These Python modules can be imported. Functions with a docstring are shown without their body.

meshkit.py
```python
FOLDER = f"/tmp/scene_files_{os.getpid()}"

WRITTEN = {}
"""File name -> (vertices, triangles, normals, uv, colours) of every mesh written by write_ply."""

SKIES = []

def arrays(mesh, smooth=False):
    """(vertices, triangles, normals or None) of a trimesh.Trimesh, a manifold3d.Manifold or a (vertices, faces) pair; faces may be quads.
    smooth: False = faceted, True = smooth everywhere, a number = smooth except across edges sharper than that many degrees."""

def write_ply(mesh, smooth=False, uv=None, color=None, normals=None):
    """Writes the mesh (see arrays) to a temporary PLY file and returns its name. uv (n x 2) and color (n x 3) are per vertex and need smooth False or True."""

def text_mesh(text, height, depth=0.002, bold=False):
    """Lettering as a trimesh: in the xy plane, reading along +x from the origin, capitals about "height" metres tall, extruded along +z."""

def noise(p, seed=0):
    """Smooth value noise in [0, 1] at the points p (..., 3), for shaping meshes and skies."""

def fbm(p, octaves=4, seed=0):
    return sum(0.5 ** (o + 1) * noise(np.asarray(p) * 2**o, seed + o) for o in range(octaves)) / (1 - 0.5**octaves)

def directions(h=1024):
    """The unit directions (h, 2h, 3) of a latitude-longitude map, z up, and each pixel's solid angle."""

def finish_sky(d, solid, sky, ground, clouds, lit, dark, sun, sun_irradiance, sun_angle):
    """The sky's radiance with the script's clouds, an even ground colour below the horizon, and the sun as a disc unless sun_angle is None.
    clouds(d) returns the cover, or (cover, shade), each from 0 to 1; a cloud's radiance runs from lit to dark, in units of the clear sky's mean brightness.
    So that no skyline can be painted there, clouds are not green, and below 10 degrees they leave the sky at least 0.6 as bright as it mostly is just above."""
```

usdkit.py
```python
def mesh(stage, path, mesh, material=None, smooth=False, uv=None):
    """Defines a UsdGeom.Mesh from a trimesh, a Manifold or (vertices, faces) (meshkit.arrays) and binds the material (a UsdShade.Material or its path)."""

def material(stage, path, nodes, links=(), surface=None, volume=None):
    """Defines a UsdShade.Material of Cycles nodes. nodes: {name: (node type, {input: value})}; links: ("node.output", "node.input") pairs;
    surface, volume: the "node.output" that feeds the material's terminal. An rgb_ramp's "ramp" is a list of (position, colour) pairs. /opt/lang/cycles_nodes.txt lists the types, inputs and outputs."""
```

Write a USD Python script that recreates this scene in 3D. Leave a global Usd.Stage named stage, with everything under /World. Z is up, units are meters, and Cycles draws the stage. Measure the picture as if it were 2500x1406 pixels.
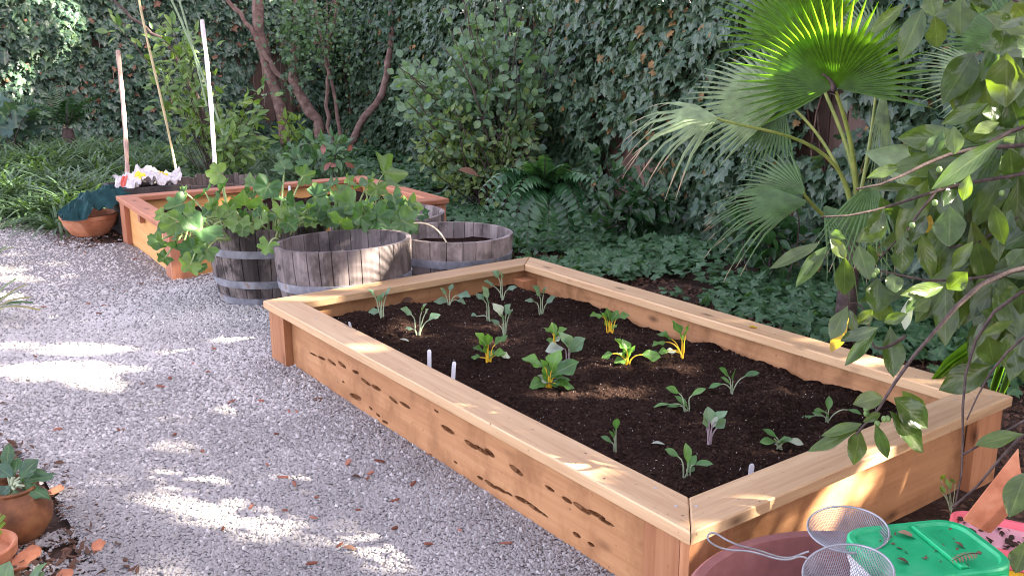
import math, random
import numpy as np, trimesh, manifold3d as m3, meshkit, usdkit
from pxr import Usd, UsdGeom, UsdLux, UsdShade, Gf, Sdf
R_ = random.Random(7); RNG = np.random.default_rng(11)
stage = Usd.Stage.CreateInMemory()
UsdGeom.SetStageUpAxis(stage, 'Z'); UsdGeom.SetStageMetersPerUnit(stage, 1.0)
UsdGeom.Xform.Define(stage, '/World'); UsdGeom.Scope.Define(stage, '/World/Looks')

# ---------------------------------------------------------------- camera, sky, sun, exposure
FPX, YAW, PITCH, ROLL = 2330.5, .633, -.253, -.002
CAM = np.array([-1.61, -1.452, 1.473])
EXPOSURE, SKY_STRENGTH, SUN_INTENSITY, SUN_ELEV = 3.66, .062, 1.25, 29.0
SUN_AZ = np.array([.722, -.692])
_f = np.array([math.sin(YAW)*math.cos(PITCH), math.cos(YAW)*math.cos(PITCH), math.sin(PITCH)])
_r = np.array([math.cos(YAW), -math.sin(YAW), 0.]); _u = np.cross(_r, _f)
CR, CU, CF = _r*math.cos(ROLL)+_u*math.sin(ROLL), -_r*math.sin(ROLL)+_u*math.cos(ROLL), _f
cam = UsdGeom.Camera.Define(stage, '/World/camera')
cam.CreateHorizontalApertureAttr(36.0); cam.CreateVerticalApertureAttr(36.0*575/1024)
cam.CreateFocalLengthAttr(36.0*FPX/2500); cam.CreateClippingRangeAttr(Gf.Vec2f(.02, 1000)); cam.CreateExposureAttr(EXPOSURE)
M = Gf.Matrix4d(*CR, 0, *CU, 0, *(-CF), 0, *CAM, 1); cam.AddTransformOp().Set(M)
SUN = np.array([*(SUN_AZ*math.cos(math.radians(SUN_ELEV))), math.sin(math.radians(SUN_ELEV))]); SUN /= np.linalg.norm(SUN)
sky_mat = usdkit.material(stage, '/World/Looks/sky_look', {
    's': ('sky_texture', {'sky_type': 'single_scattering', 'sun_disc': False, 'sun_elevation': math.radians(SUN_ELEV), 'sun_rotation': math.atan2(SUN[0], SUN[1]), 'aerosol_density': 2.0}),
    'h': ('hsv', {'saturation': .54}), 'tint': ('mix', {'mix_type': 'multiply', 'fac': 1.0, 'color2': (1.11, .965, 1.03)}),
    'b': ('background_shader', {'strength': SKY_STRENGTH})},
    [('s.color', 'h.color'), ('h.color', 'tint.color1'), ('tint.color', 'b.color')], surface='b.background')
dome = UsdLux.DomeLight.Define(stage, '/World/sky')
UsdShade.MaterialBindingAPI.Apply(dome.GetPrim()).Bind(sky_mat)
dome.GetPrim().SetCustomDataByKey('kind', 'structure'); dome.GetPrim().SetCustomDataByKey('label', 'clear late afternoon sky above the garden'); dome.GetPrim().SetCustomDataByKey('category', 'sky')
sun = UsdLux.DistantLight.Define(stage, '/World/sun')
sun.CreateNormalizeAttr(True); sun.CreateIntensityAttr(SUN_INTENSITY); sun.CreateAngleAttr(.5); sun.CreateColorAttr(Gf.Vec3f(1, .9, .76))
z = Gf.Vec3d(*SUN); x = Gf.Cross(Gf.Vec3d(0, 0, 1), z).GetNormalized(); y = Gf.Cross(z, x)
sun.AddTransformOp().Set(Gf.Matrix4d(*x, 0, *y, 0, *z, 0, 0, 0, 0, 1))

# ---------------------------------------------------------------- placing helpers
def A(*v): return np.array(v, float)
def unit(v): v = np.asarray(v, float); return v/np.maximum(np.linalg.norm(v, axis=-1, keepdims=True), 1e-9)
def ray(u, v): return CF + CR*(u-1250)/FPX - CU*(v-703)/FPX
def atd(u, v, d): return CAM + ray(u, v)*d                    # point seen at u, v of the photograph, d metres deep
def at(u, v, z=0.):
    d = ray(u, v); return CAM + d*(z-CAM[2])/d[2]
def depth(p): return float((np.asarray(p)-CAM) @ CF)
def ground_z(x, y):
    x, y = np.asarray(x, float), np.asarray(y, float)
    s = np.clip((y-2.6)/2.2, 0, 1); s = s*s*(3-2*s)
    b = np.clip((y-7.4)/2.5, 0, 1)*np.clip((2.5-x)/1.5, 0, 1)
    return .012*np.clip((y-1.5), 0, 1) - .075*s + .16*b

# ---------------------------------------------------------------- scene tree helpers
COUNT = {}
def numbered(parent, name):
    k = (parent, name); n = COUNT.get(k, 0); COUNT[k] = n+1
    return name if n == 0 else f'{name}_{n:03d}'
def tag(prim, label=None, cat=None, group=None, kind=None):
    for k, v in (('label', label), ('category', cat), ('group', group), ('kind', kind)):
        if v: prim.SetCustomDataByKey(k, v)
def compact(m):
    f = np.asarray(m[1]); used = np.unique(f)
    if len(used) == len(m[0]): return m
    k = np.zeros(len(m[0]), int); k[used] = np.arange(len(used)); return (np.asarray(m[0])[used], k[f])+tuple(np.asarray(x)[used] for x in m[2:])
class Node:
    def __init__(s, path, origin): s.path, s.o = path, np.asarray(origin, float)
def thing(name, label, cat, loc, group=None, kind=None):
    p = '/World/'+numbered('/World', name)
    x = UsdGeom.Xform.Define(stage, p); x.AddTranslateOp().Set(Gf.Vec3d(*map(float, loc)))
    tag(x.GetPrim(), label, cat, group, kind); return Node(p, loc)
def part(parent, name, mesh, mat, smooth=False, label=None, kind=None):
    """mesh in world coordinates: (V, F) or (V, F, UV)"""
    if hasattr(mesh, 'to_mesh') or isinstance(mesh, trimesh.Trimesh):
        v, f, _ = meshkit.arrays(mesh); mesh = (v, f)
    mesh = compact(mesh); v, f = np.asarray(mesh[0], float)-parent.o, mesh[1]; uv = mesh[2] if len(mesh) > 2 else None
    p = parent.path+'/'+numbered(parent.path, name)
    m = usdkit.mesh(stage, p, (v, f), mat, smooth=True if (uv is not None and smooth) else smooth, uv=uv)
    tag(m.GetPrim(), label, None, None, kind); return Node(p, parent.o)
def single(name, mesh, mat, label, cat=None, group=None, kind=None, smooth=False):
    p = '/World/'+numbered('/World', name)
    if hasattr(mesh, 'to_mesh') or isinstance(mesh, trimesh.Trimesh):
        v, f, _ = meshkit.arrays(mesh); mesh = (v, f)
    mesh = compact(mesh); v = np.asarray(mesh[0], float); o = A(v[:, 0].mean(), v[:, 1].mean(), v[:, 2].min()) if kind != 'structure' else A(0, 0, 0)
    m = usdkit.mesh(stage, p, (v-o, mesh[1]), mat, smooth=smooth, uv=mesh[2] if len(mesh) > 2 else None)
    if kind != 'structure': UsdGeom.Xformable(m).AddTranslateOp().Set(Gf.Vec3d(*o))
    tag(m.GetPrim(), label, cat, group, kind); return Node(p, o)

# ---------------------------------------------------------------- mesh helpers
def cat(ms):
    ms = [m for m in ms if m is not None and len(m[0])]
    n, V, F, U, uv = 0, [], [], [], all(len(m) > 2 for m in ms)
    for m in ms:
        V.append(m[0]); F.append(np.asarray(m[1])+n); n += len(m[0])
        if uv: U.append(m[2])
    return (np.vstack(V), np.vstack(F), np.vstack(U)) if uv else (np.vstack(V), np.vstack(F))
def tube(pts, r, sides=6, cap=True):
    p = np.asarray(pts, float); n = len(p); r = np.broadcast_to(np.asarray(r, float), (n,))
    t = unit(np.gradient(p, axis=0)); ref = A(0, 0, 1) if abs(t[:, 2]).mean() < .8 else A(1, .1, 0)
    a = unit(np.cross(t, ref)); b = np.cross(t, a); ang = np.arange(sides)*2*np.pi/sides
    v = (p[:, None]+r[:, None, None]*(np.cos(ang)[None, :, None]*a[:, None]+np.sin(ang)[None, :, None]*b[:, None])).reshape(-1, 3)
    i, j = np.meshgrid(np.arange(n-1), np.arange(sides), indexing='ij'); i, j = i.ravel(), j.ravel(); k = (j+1) % sides
    f = np.vstack([np.stack([i*sides+j, (i+1)*sides+j, (i+1)*sides+k], 1), np.stack([i*sides+j, (i+1)*sides+k, i*sides+k], 1)])
    if cap:
        v = np.vstack([v, p[:1], p[-1:]]); j = np.arange(sides); k = (j+1) % sides
        f = np.vstack([f, np.stack([np.full(sides, n*sides), j, k], 1), np.stack([np.full(sides, n*sides+1), (n-1)*sides+k, (n-1)*sides+j], 1)])
    return v, f
def spline(pts, n):
    p = np.asarray(pts, float)
    if len(p) < 3: return p[0]+(p[-1]-p[0])*np.linspace(0, 1, n)[:, None]
    from scipy.interpolate import CubicSpline
    s = np.r_[0, np.cumsum(np.linalg.norm(np.diff(p, axis=0), axis=1))]
    return CubicSpline(s, p)(np.linspace(0, s[-1], n))
def inset(poly, d):
    p = np.asarray(poly, float); n = len(p); out = []
    for i in range(n):
        e1, e2 = unit(p[i]-p[i-1]), unit(p[(i+1) % n]-p[i])
        n1, n2 = A(-e1[1], e1[0]), A(-e2[1], e2[0])
        b = n1+n2; out.append(p[i]+b*d/max(1e-6, 1+n1 @ n2))
    return np.array(out)
def bevel_prism(poly, z0, z1, b=.003):
    """upright prism on a counter-clockwise outline with chamfered top and bottom edges"""
    p = np.asarray(poly, float); q = inset(p, b); n = len(p)
    L = [(q, z0), (p, z0+b), (p, z1-b), (q, z1)]
    v = np.vstack([np.c_[a, np.full(n, z)] for a, z in L]); j = np.arange(n); k = (j+1) % n; f = []
    for l in range(3): f += [np.stack([l*n+j, l*n+k, (l+1)*n+k], 1), np.stack([l*n+j, (l+1)*n+k, (l+1)*n+j], 1)]
    tri = np.array([[0, i, i+1] for i in range(1, n-1)])
    f += [tri[:, ::-1], tri+3*n]
    return v, np.vstack(f)
def rect(x0, y0, x1, y1): return [(x0, y0), (x1, y0), (x1, y1), (x0, y1)]
def xf(m, fn): return (fn(m[0]),)+tuple(m[1:])
def rotz(v, a, c=(0, 0, 0)):
    v = np.asarray(v, float)-c; s, k = math.sin(a), math.cos(a)
    return np.c_[v[:, 0]*k-v[:, 1]*s, v[:, 0]*s+v[:, 1]*k, v[:, 2]]+c
def lathe(prof, n=40, close=False):
    pr = np.asarray(prof, float); m = len(pr); th = np.arange(n)*2*np.pi/n
    v = np.stack([pr[:, None, 0]*np.cos(th), pr[:, None, 0]*np.sin(th), np.repeat(pr[:, 1:2], n, 1)], -1).reshape(-1, 3)
    i, j = np.meshgrid(np.arange(m-1), np.arange(n), indexing='ij'); i, j = i.ravel(), j.ravel(); k = (j+1) % n
    return v, np.vstack([np.stack([i*n+j, i*n+k, (i+1)*n+k], 1), np.stack([i*n+j, (i+1)*n+k, (i+1)*n+j], 1)])
def grid_faces(nu, nv):
    i, j = np.meshgrid(np.arange(nu-1), np.arange(nv-1), indexing='ij'); a = (i*nv+j).ravel()
    return np.vstack([np.stack([a, a+nv, a+nv+1], 1), np.stack([a, a+nv+1, a+1], 1)])
# leaves: along +y from the base, width in x, face towards +z
def strip_leaf(width, n=6, m=5, fold=.25, droop=.15, wave=0., seed=0, tipcurl=0.):
    v = np.linspace(0, 1, n+1); u = np.linspace(-1, 1, m); w = np.array([width(t) for t in v])
    V, U = [], []
    for i, t in enumerate(v):
        for a in u:
            x = a*w[i]
            zz = fold*abs(x) - droop*t*t - tipcurl*max(0, t-.6)**2 + wave*abs(a)*math.sin(seed+9*t+3*a)*w[i]
            V.append((x, t, zz)); U.append((a*.5+.5, t))
    return np.array(V), grid_faces(n+1, m)[:, ::-1], np.array(U)
def oval(wmax, peak=.5, tip=1.):
    k = math.log(.5)/math.log(peak)
    return lambda t: wmax*max(0., math.sin(math.pi*min(1, max(0, t))**k))**tip + 1e-4
def fan_leaf(r, ths, rings=(0., .55, 1.), cup=.15, seed=0, ripple=0., base=0.):
    """leaf from a polar outline r(theta), theta 0 at the tip; stalk at the origin + base"""
    ths = np.asarray(ths); rr = np.array([r(t) for t in ths]); n = len(ths)
    V, U = [(0, 0, 0)], [(.5, .5)]
    for q in rings[1:]:
        for t, a in zip(ths, rr):
            x, y = a*q*math.sin(t), a*q*math.cos(t)
            V.append((x, y+base, cup*(a*q)**2 + ripple*q*math.sin(5*t+seed)*a)); U.append((.5+.5*x, .5+.5*y))
    f = []; m = len(rings)-1
    for i in range(n-1): f.append((0, 1+i+1, 1+i))
    for l in range(m-1):
        for i in range(n-1):
            a, b = 1+l*n+i, 1+(l+1)*n+i
            f += [(a, a+1, b+1), (a, b+1, b)]
    return np.array(V, float), np.array(f), np.array(U)
def frames(D, N):
    D = unit(D); X = unit(np.cross(D, N)); Z = np.cross(X, D); return X, D, Z
def put(tmpl, P, D, N, S):
    """many copies of a leaf as one mesh"""
    P, D, N = np.atleast_2d(P), np.atleast_2d(D), np.atleast_2d(N); X, Y, Z = frames(D, N); n = len(P)
    S = np.broadcast_to(np.asarray(S, float).reshape(-1, 1) if np.ndim(S) == 1 else S, (n, 3) if np.ndim(S) == 2 else (n, 1))
    if S.shape[1] == 1: S = np.repeat(S, 3, 1)
    t = tmpl[0]
    V = P[:, None]+X[:, None]*(t[None, :, :1]*S[:, None, :1])+Y[:, None]*(t[None, :, 1:2]*S[:, None, 1:2])+Z[:, None]*(t[None, :, 2:]*S[:, None, 2:])
    F = (tmpl[1][None]+np.arange(n)[:, None, None]*len(t)).reshape(-1, 3)
    return V.reshape(-1, 3), F, np.tile(tmpl[2], (n, 1))
def scatter(tmpls, P, D, N, S):
    k = np.arange(len(P)) % len(tmpls)
    return cat([put(t, P[k == i], D[k == i], N[k == i], S[k == i]) for i, t in enumerate(tmpls) if (k == i).any()])
def crs(a, b): return a[0]*b[1]-a[1]*b[0]
def rv(n, s=1.): return RNG.normal(size=(n, 3))*s

# ---------------------------------------------------------------- materials
LK = '/World/Looks/'
def leafmat(name, ramp, rough=.42, trans=.3, rib=.12, spec=.5, tcol=None, veins=0., bumpy=0.):
    n = {'oi': ('object_info', {}), 'g': ('geometry', {}), 'add': ('math', {'math_type': 'add'}), 'fr': ('math', {'math_type': 'fract' if False else 'fraction'}),
         'rp': ('rgb_ramp', {'ramp': ramp}), 'tc': ('texture_coordinate', {}), 'nz': ('noise_texture', {'scale': 18., 'detail': 3.}),
         'nr': ('map_range', {'from_min': .3, 'from_max': .7, 'to_min': .72, 'to_max': 1.25}), 'ml': ('mix', {'mix_type': 'multiply', 'fac': 1.}),
         'cc': ('combine_color', {}), 'sx': ('separate_xyz', {}), 'c5': ('math', {'math_type': 'subtract', 'value2': .5}), 'ab': ('math', {'math_type': 'absolute'}),
         'lt': ('map_range', {'from_min': .012, 'from_max': .045, 'to_min': rib, 'to_max': 0.}), 'rb': ('mix', {'mix_type': 'mix', 'color2': (.30, .36, .16)}),
         'p': ('principled_bsdf', {'roughness': rough, 'specular_ior_level': spec}), 't': ('translucent_bsdf', {}), 'tm': ('mix', {'mix_type': 'multiply', 'fac': 1., 'color2': tcol or (1.6, 1.7, .55)}),
         'mx': ('mix_closure', {'fac': trans})}
    l = [('oi.random', 'add.value1'), ('g.random_per_island', 'add.value2'), ('add.value', 'fr.value1'), ('fr.value', 'rp.fac'), ('tc.object', 'nz.vector'), ('nz.fac', 'nr.value'),
         ('nr.result', 'cc.r'), ('nr.result', 'cc.g'), ('nr.result', 'cc.b'), ('rp.color', 'ml.color1'), ('cc.color', 'ml.color2'),
         ('tc.UV', 'sx.vector'), ('sx.x', 'c5.value1'), ('c5.value', 'ab.value1'), ('ab.value', 'lt.value'), ('lt.result', 'rb.fac'), ('ml.color', 'rb.color1'),
         ('rb.color', 'p.base_color'), ('rb.color', 'tm.color1'), ('tm.color', 't.color'), ('p.BSDF', 'mx.closure1'), ('t.BSDF', 'mx.closure2')]
    if veins:
        n['wv'] = ('wave_texture', {'wave_type': 'bands', 'bands_direction': 'y', 'scale': veins, 'distortion': .6, 'detail': 1.})
        n['vv'] = ('vector_math', {'math_type': 'multiply_add', 'vector2': (1, 1, 1)}); n['cv'] = ('combine_xyz', {})
        n['mm'] = ('math', {'math_type': 'multiply_add', 'value2': -.8}); n['bp'] = ('bump', {'strength': .12, 'distance': .002})
        l += [('ab.value', 'mm.value1'), ('sx.y', 'mm.value3'), ('mm.value', 'cv.y'), ('cv.vector', 'wv.vector'), ('wv.fac', 'bp.height'), ('bp.normal', 'p.normal')]
        del n['vv']
    elif bumpy:
        n['bn'] = ('noise_texture', {'scale': bumpy, 'detail': 2.}); n['bp'] = ('bump', {'strength': .6, 'distance': .004})
        l += [('tc.object', 'bn.vector'), ('bn.fac', 'bp.height'), ('bp.normal', 'p.normal')]
    return usdkit.material(stage, LK+name, n, l, surface='mx.closure')
def wood(name, ramp, axis=1, grain=60., rough=.6, stain=None, stain_amt=.0, tone=.18, knots=True, bump=.25):
    """sawn wood: grain along an axis of the object, tone per board, knots, stains of a shape of their own"""
    st = [1., 1., 1.]; st[axis] = .045
    kn = [1., 1., 1.]; kn[axis] = .45
    n = {'tc': ('texture_coordinate', {}), 'oi': ('object_info', {}), 'cx': ('combine_xyz', {}), 'sc': ('math', {'math_type': 'multiply', 'value2': 37.}), 'va': ('vector_math', {'math_type': 'add'}),
         'mp': ('mapping', {'scale': tuple(s*grain for s in st)}), 'nz': ('noise_texture', {'scale': 1., 'detail': 5., 'roughness': .62, 'distortion': .6}),
         'mp2': ('mapping', {'scale': tuple(s*9. for s in st)}), 'n2': ('noise_texture', {'scale': 1., 'detail': 3., 'distortion': 1.5}),
         'av': ('math', {'math_type': 'multiply_add', 'value2': .55}), 'hm': ('math', {'math_type': 'multiply', 'value2': .45}),
         'rp': ('rgb_ramp', {'ramp': ramp}), 'tn': ('map_range', {'to_min': 1-tone, 'to_max': 1+tone}), 'tcx': ('combine_color', {}), 'ml': ('mix', {'mix_type': 'multiply', 'fac': 1.}),
         'p': ('principled_bsdf', {'roughness': rough, 'specular_ior_level': .3}), 'bp': ('bump', {'strength': bump, 'distance': .002})}
    l = [('oi.random', 'sc.value1'), ('sc.value', 'cx.x'), ('sc.value', 'cx.y'), ('sc.value', 'cx.z'), ('tc.object', 'va.vector1'), ('cx.vector', 'va.vector2'), ('va.vector', 'mp.vector'), ('mp.vector', 'nz.vector'),
         ('va.vector', 'mp2.vector'), ('mp2.vector', 'n2.vector'), ('n2.fac', 'hm.value1'), ('nz.fac', 'av.value1'), ('hm.value', 'av.value3'), ('av.value', 'rp.fac'),
         ('oi.random', 'tn.value'), ('tn.result', 'tcx.r'), ('tn.result', 'tcx.g'), ('tn.result', 'tcx.b'), ('rp.color', 'ml.color1'), ('tcx.color', 'ml.color2'), ('nz.fac', 'bp.height'), ('bp.normal', 'p.normal')]
    out = 'ml.color'
    if knots:
        n.update({'dk': ('noise_texture', {'scale': 55., 'detail': 2.}), 'dr': ('map_range', {'from_min': .70, 'from_max': .76, 'to_min': 0., 'to_max': .65}), 'dx': ('mix', {'color2': (.09, .055, .035)})})
        l += [('va.vector', 'dk.vector'), ('dk.fac', 'dr.value'), ('dr.result', 'dx.fac'), (out, 'dx.color1')]; out = 'dx.color'
    if knots:
        n.update({'km': ('mapping', {'scale': tuple(k*7. for k in kn)}), 'kv': ('voronoi_texture', {'scale': 1., 'randomness': 1.}), 'kr': ('map_range', {'from_min': .045, 'from_max': .15, 'to_min': .8, 'to_max': 0.}), 'kx': ('mix', {'color2': tuple(np.array(ramp[0][1])*.45)})})
        l += [('va.vector', 'km.vector'), ('km.vector', 'kv.vector'), ('kv.distance', 'kr.value'), ('kr.result', 'kx.fac'), (out, 'kx.color1')]; out = 'kx.color'
    if stain:
        n.update({'sm': ('mapping', {'scale': (4., 4., 3.)}), 'sn': ('noise_texture', {'scale': 1.6, 'detail': 6., 'roughness': .65}), 'sr': ('map_range', {'from_min': .47, 'from_max': .56, 'to_min': 0., 'to_max': stain_amt}), 'sx': ('mix', {'color2': stain})})
        l += [('va.vector' if False else 'tc.object', 'sm.vector'), ('sm.vector', 'sn.vector'), ('sn.fac', 'sr.value'), ('sr.result', 'sx.fac'), (out, 'sx.color1')]; out = 'sx.color'
    l.append((out, 'p.base_color'))
    return usdkit.material(stage, LK+name, n, l, surface='p.BSDF')
def speck(name, ramp, scale=8., rough=.8, spec=.3, detail=5., bump=.3, bdist=.004, island=False, metallic=0., bscale=None, coat=0., sub=0., patch=0.):
    """a colour ramp driven by noise (and by a random number per loose piece)"""
    n = {'tc': ('texture_coordinate', {}), 'nz': ('noise_texture', {'scale': scale, 'detail': detail, 'roughness': .62}), 'rp': ('rgb_ramp', {'ramp': ramp}),
         'bn': ('noise_texture', {'scale': bscale or scale*6, 'detail': 4.}), 'p': ('principled_bsdf', {'roughness': rough, 'specular_ior_level': spec, 'metallic': metallic, 'coat_weight': coat, 'subsurface_weight': sub}), 'bp': ('bump', {'strength': bump, 'distance': bdist})}
    l = [('tc.object', 'nz.vector'), ('tc.object', 'bn.vector'), ('bn.fac', 'bp.height'), ('bp.normal', 'p.normal'), ('rp.color', 'p.base_color')]
    if patch:
        n.update({'gp': ('geometry', {}), 'pn': ('noise_texture', {'scale': 1.7, 'detail': 5., 'roughness': .6}), 'pr': ('map_range', {'from_min': .35, 'from_max': .65, 'to_min': 1-patch, 'to_max': 1+patch*.6}), 'pc': ('combine_color', {}), 'pm': ('mix', {'mix_type': 'multiply', 'fac': 1.})})
        l.remove(('rp.color', 'p.base_color')); l += [('gp.position', 'pn.vector'), ('pn.fac', 'pr.value'), ('pr.result', 'pc.r'), ('pr.result', 'pc.g'), ('pr.result', 'pc.b'), ('rp.color', 'pm.color1'), ('pc.color', 'pm.color2'), ('pm.color', 'p.base_color')]
    if island:
        n.update({'g': ('geometry', {}), 'oi': ('object_info', {}), 'ad': ('math', {'math_type': 'add'}), 'fr': ('math', {'math_type': 'fraction'})})
        l += [('g.random_per_island', 'ad.value1'), ('oi.random', 'ad.value2'), ('ad.value', 'fr.value1'), ('fr.value', 'rp.fac')]
    else: l.append(('nz.fac', 'rp.fac'))
    return usdkit.material(stage, LK+name, n, l, surface='p.BSDF')

CEDAR = [(.25, (.25, .135, .066)), (.42, (.385, .24, .125)), (.6, (.475, .325, .18)), (.8, (.54, .39, .23))]
REDW = [(.25, (.24, .085, .04)), (.5, (.37, .15, .08)), (.75, (.46, .22, .125))]
PLYW = [(.25, (.48, .22, .065)), (.5, (.60, .31, .105)), (.75, (.66, .37, .14))]
GREYW = [(.25, (.10, .085, .075)), (.45, (.20, .175, .155)), (.6, (.29, .26, .235)), (.8, (.38, .35, .32))]
m_cap_y = wood('pale_board_lengthwise', CEDAR, 1); m_cap_x = wood('pale_board_crosswise', CEDAR, 0)
m_side_y = wood('side_board_lengthwise', [(.25, (.27, .12, .05)), (.5, (.40, .20, .088)), (.75, (.49, .27, .13))], 1, stain=(.26, .12, .05), stain_amt=.5); m_side_x = wood('side_board_crosswise', [(.25, (.27, .12, .05)), (.5, (.40, .20, .088)), (.75, (.48, .265, .125))], 0, stain=(.26, .12, .05), stain_amt=.45)
m_post = wood('upright_post', [(.25, (.20, .075, .03)), (.5, (.33, .145, .065)), (.75, (.43, .215, .105))], 2)
m_red_y = wood('red_board_lengthwise', REDW, 1); m_red_x = wood('red_board_crosswise', REDW, 0); m_red_z = wood('red_post', REDW, 2)
m_ply_y = wood('orange_board_lengthwise', PLYW, 1, grain=40); m_ply_x = wood('orange_board_crosswise', PLYW, 0, grain=40)
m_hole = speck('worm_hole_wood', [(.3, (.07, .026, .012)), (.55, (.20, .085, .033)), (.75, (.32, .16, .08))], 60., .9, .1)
m_stave = wood('weathered_stave', [(.25, (.075, .06, .057)), (.45, (.14, .115, .110)), (.6, (.20, .168, .160)), (.8, (.28, .245, .235))], 2, grain=70, rough=.85, stain=(.065, .052, .048), stain_amt=.7, tone=.26, knots=False, bump=.5)
m_stave2 = wood('pale_weathered_stave', [(.25, (.15, .12, .11)), (.5, (.26, .215, .20)), (.75, (.36, .31, .29))], 2, grain=70, rough=.85, stain=(.10, .08, .072), stain_amt=.55, tone=.25, knots=False, bump=.5)
m_staved = wood('dark_stained_stave', [(.25, (.075, .058, .052)), (.45, (.13, .105, .096)), (.6, (.19, .16, .148)), (.8, (.27, .235, .22))], 2, grain=70, rough=.85, stain=(.035, .028, .026), stain_amt=.85, tone=.28, knots=False, bump=.5)
m_stave3 = wood('dark_old_stave', [(.25, (.05, .035, .03)), (.5, (.11, .085, .072)), (.75, (.19, .155, .135))], 2, grain=80, rough=.9, tone=.3, knots=False, bump=.8)
m_hoop = speck('galvanised_hoop', [(.3, (.11, .11, .125)), (.48, (.20, .205, .23)), (.58, (.27, .28, .31)), (.68, (.20, .13, .09)), (.8, (.13, .08, .055))], 9., .6, .5, metallic=.3, bump=.1)
m_soil = speck('garden_soil', [(.3, (.010, .0058, .0045)), (.5, (.020, .0115, .0092)), (.7, (.048, .028, .02))], 70., 1., .02, bump=1., bdist=.006, bscale=210., patch=.35)
m_clod = speck('soil_crumb', [(0, (.009, .005, .004)), (.5, (.024, .014, .0105)), (.85, (.046, .028, .02)), (1, (.10, .06, .04))], 30., 1., .02, island=True, patch=.35)
m_perl = speck('perlite', [(0, (.25, .22, .19)), (1, (.65, .62, .58))], 30., .9, .2, island=True)
m_ground = speck('leaf_mould', [(.3, (.022, .013, .010)), (.5, (.05, .03, .022)), (.7, (.10, .065, .048))], 9., .95, .15, bump=.9, bdist=.01)
m_path = usdkit.material(stage, LK+'gravel_bed', {'tc': ('texture_coordinate', {}), 'v': ('voronoi_texture', {'scale': 150.}), 'sp': ('separate_color', {}), 'rp': ('rgb_ramp', {'ramp': [(0, (.16, .145, .14)), (.35, (.29, .265, .25)), (.7, (.38, .355, .335)), (1, (.52, .49, .47))]}),
    'n': ('noise_texture', {'scale': 1.3, 'detail': 5.}), 'nr': ('map_range', {'from_min': .3, 'from_max': .7, 'to_min': .82, 'to_max': 1.1}), 'cc': ('combine_color', {}), 'ml': ('mix', {'mix_type': 'multiply', 'fac': 1.}),
    'ed': ('map_range', {'from_min': .35, 'from_max': .75, 'to_min': 1., 'to_max': .35}), 'ce': ('combine_color', {}), 'm2': ('mix', {'mix_type': 'multiply', 'fac': 1.}),
    'bp': ('bump', {'strength': 1., 'distance': .006, 'invert': True}), 'p': ('principled_bsdf', {'roughness': .85, 'specular_ior_level': .3})},
    [('tc.object', 'v.vector'), ('tc.object', 'n.vector'), ('v.color', 'sp.color'), ('sp.r', 'rp.fac'), ('n.fac', 'nr.value'), ('nr.result', 'cc.r'), ('nr.result', 'cc.g'), ('nr.result', 'cc.b'), ('rp.color', 'ml.color1'), ('cc.color', 'ml.color2'),
     ('v.distance', 'ed.value'), ('ed.result', 'ce.r'), ('ed.result', 'ce.g'), ('ed.result', 'ce.b'), ('ml.color', 'm2.color1'), ('ce.color', 'm2.color2'), ('m2.color', 'p.base_color'), ('v.distance', 'bp.height'), ('bp.normal', 'p.normal')], surface='p.BSDF')
m_pebble = speck('gravel_stone', [(0, (.17, .155, .15)), (.13, (.30, .28, .265)), (.45, (.43, .405, .38)), (.7, (.52, .49, .465)), (.86, (.61, .58, .55)), (.93, (.38, .28, .21)), (1, (.70, .67, .64))], 60., .75, .4, island=True, bump=.2, patch=.22)
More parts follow.
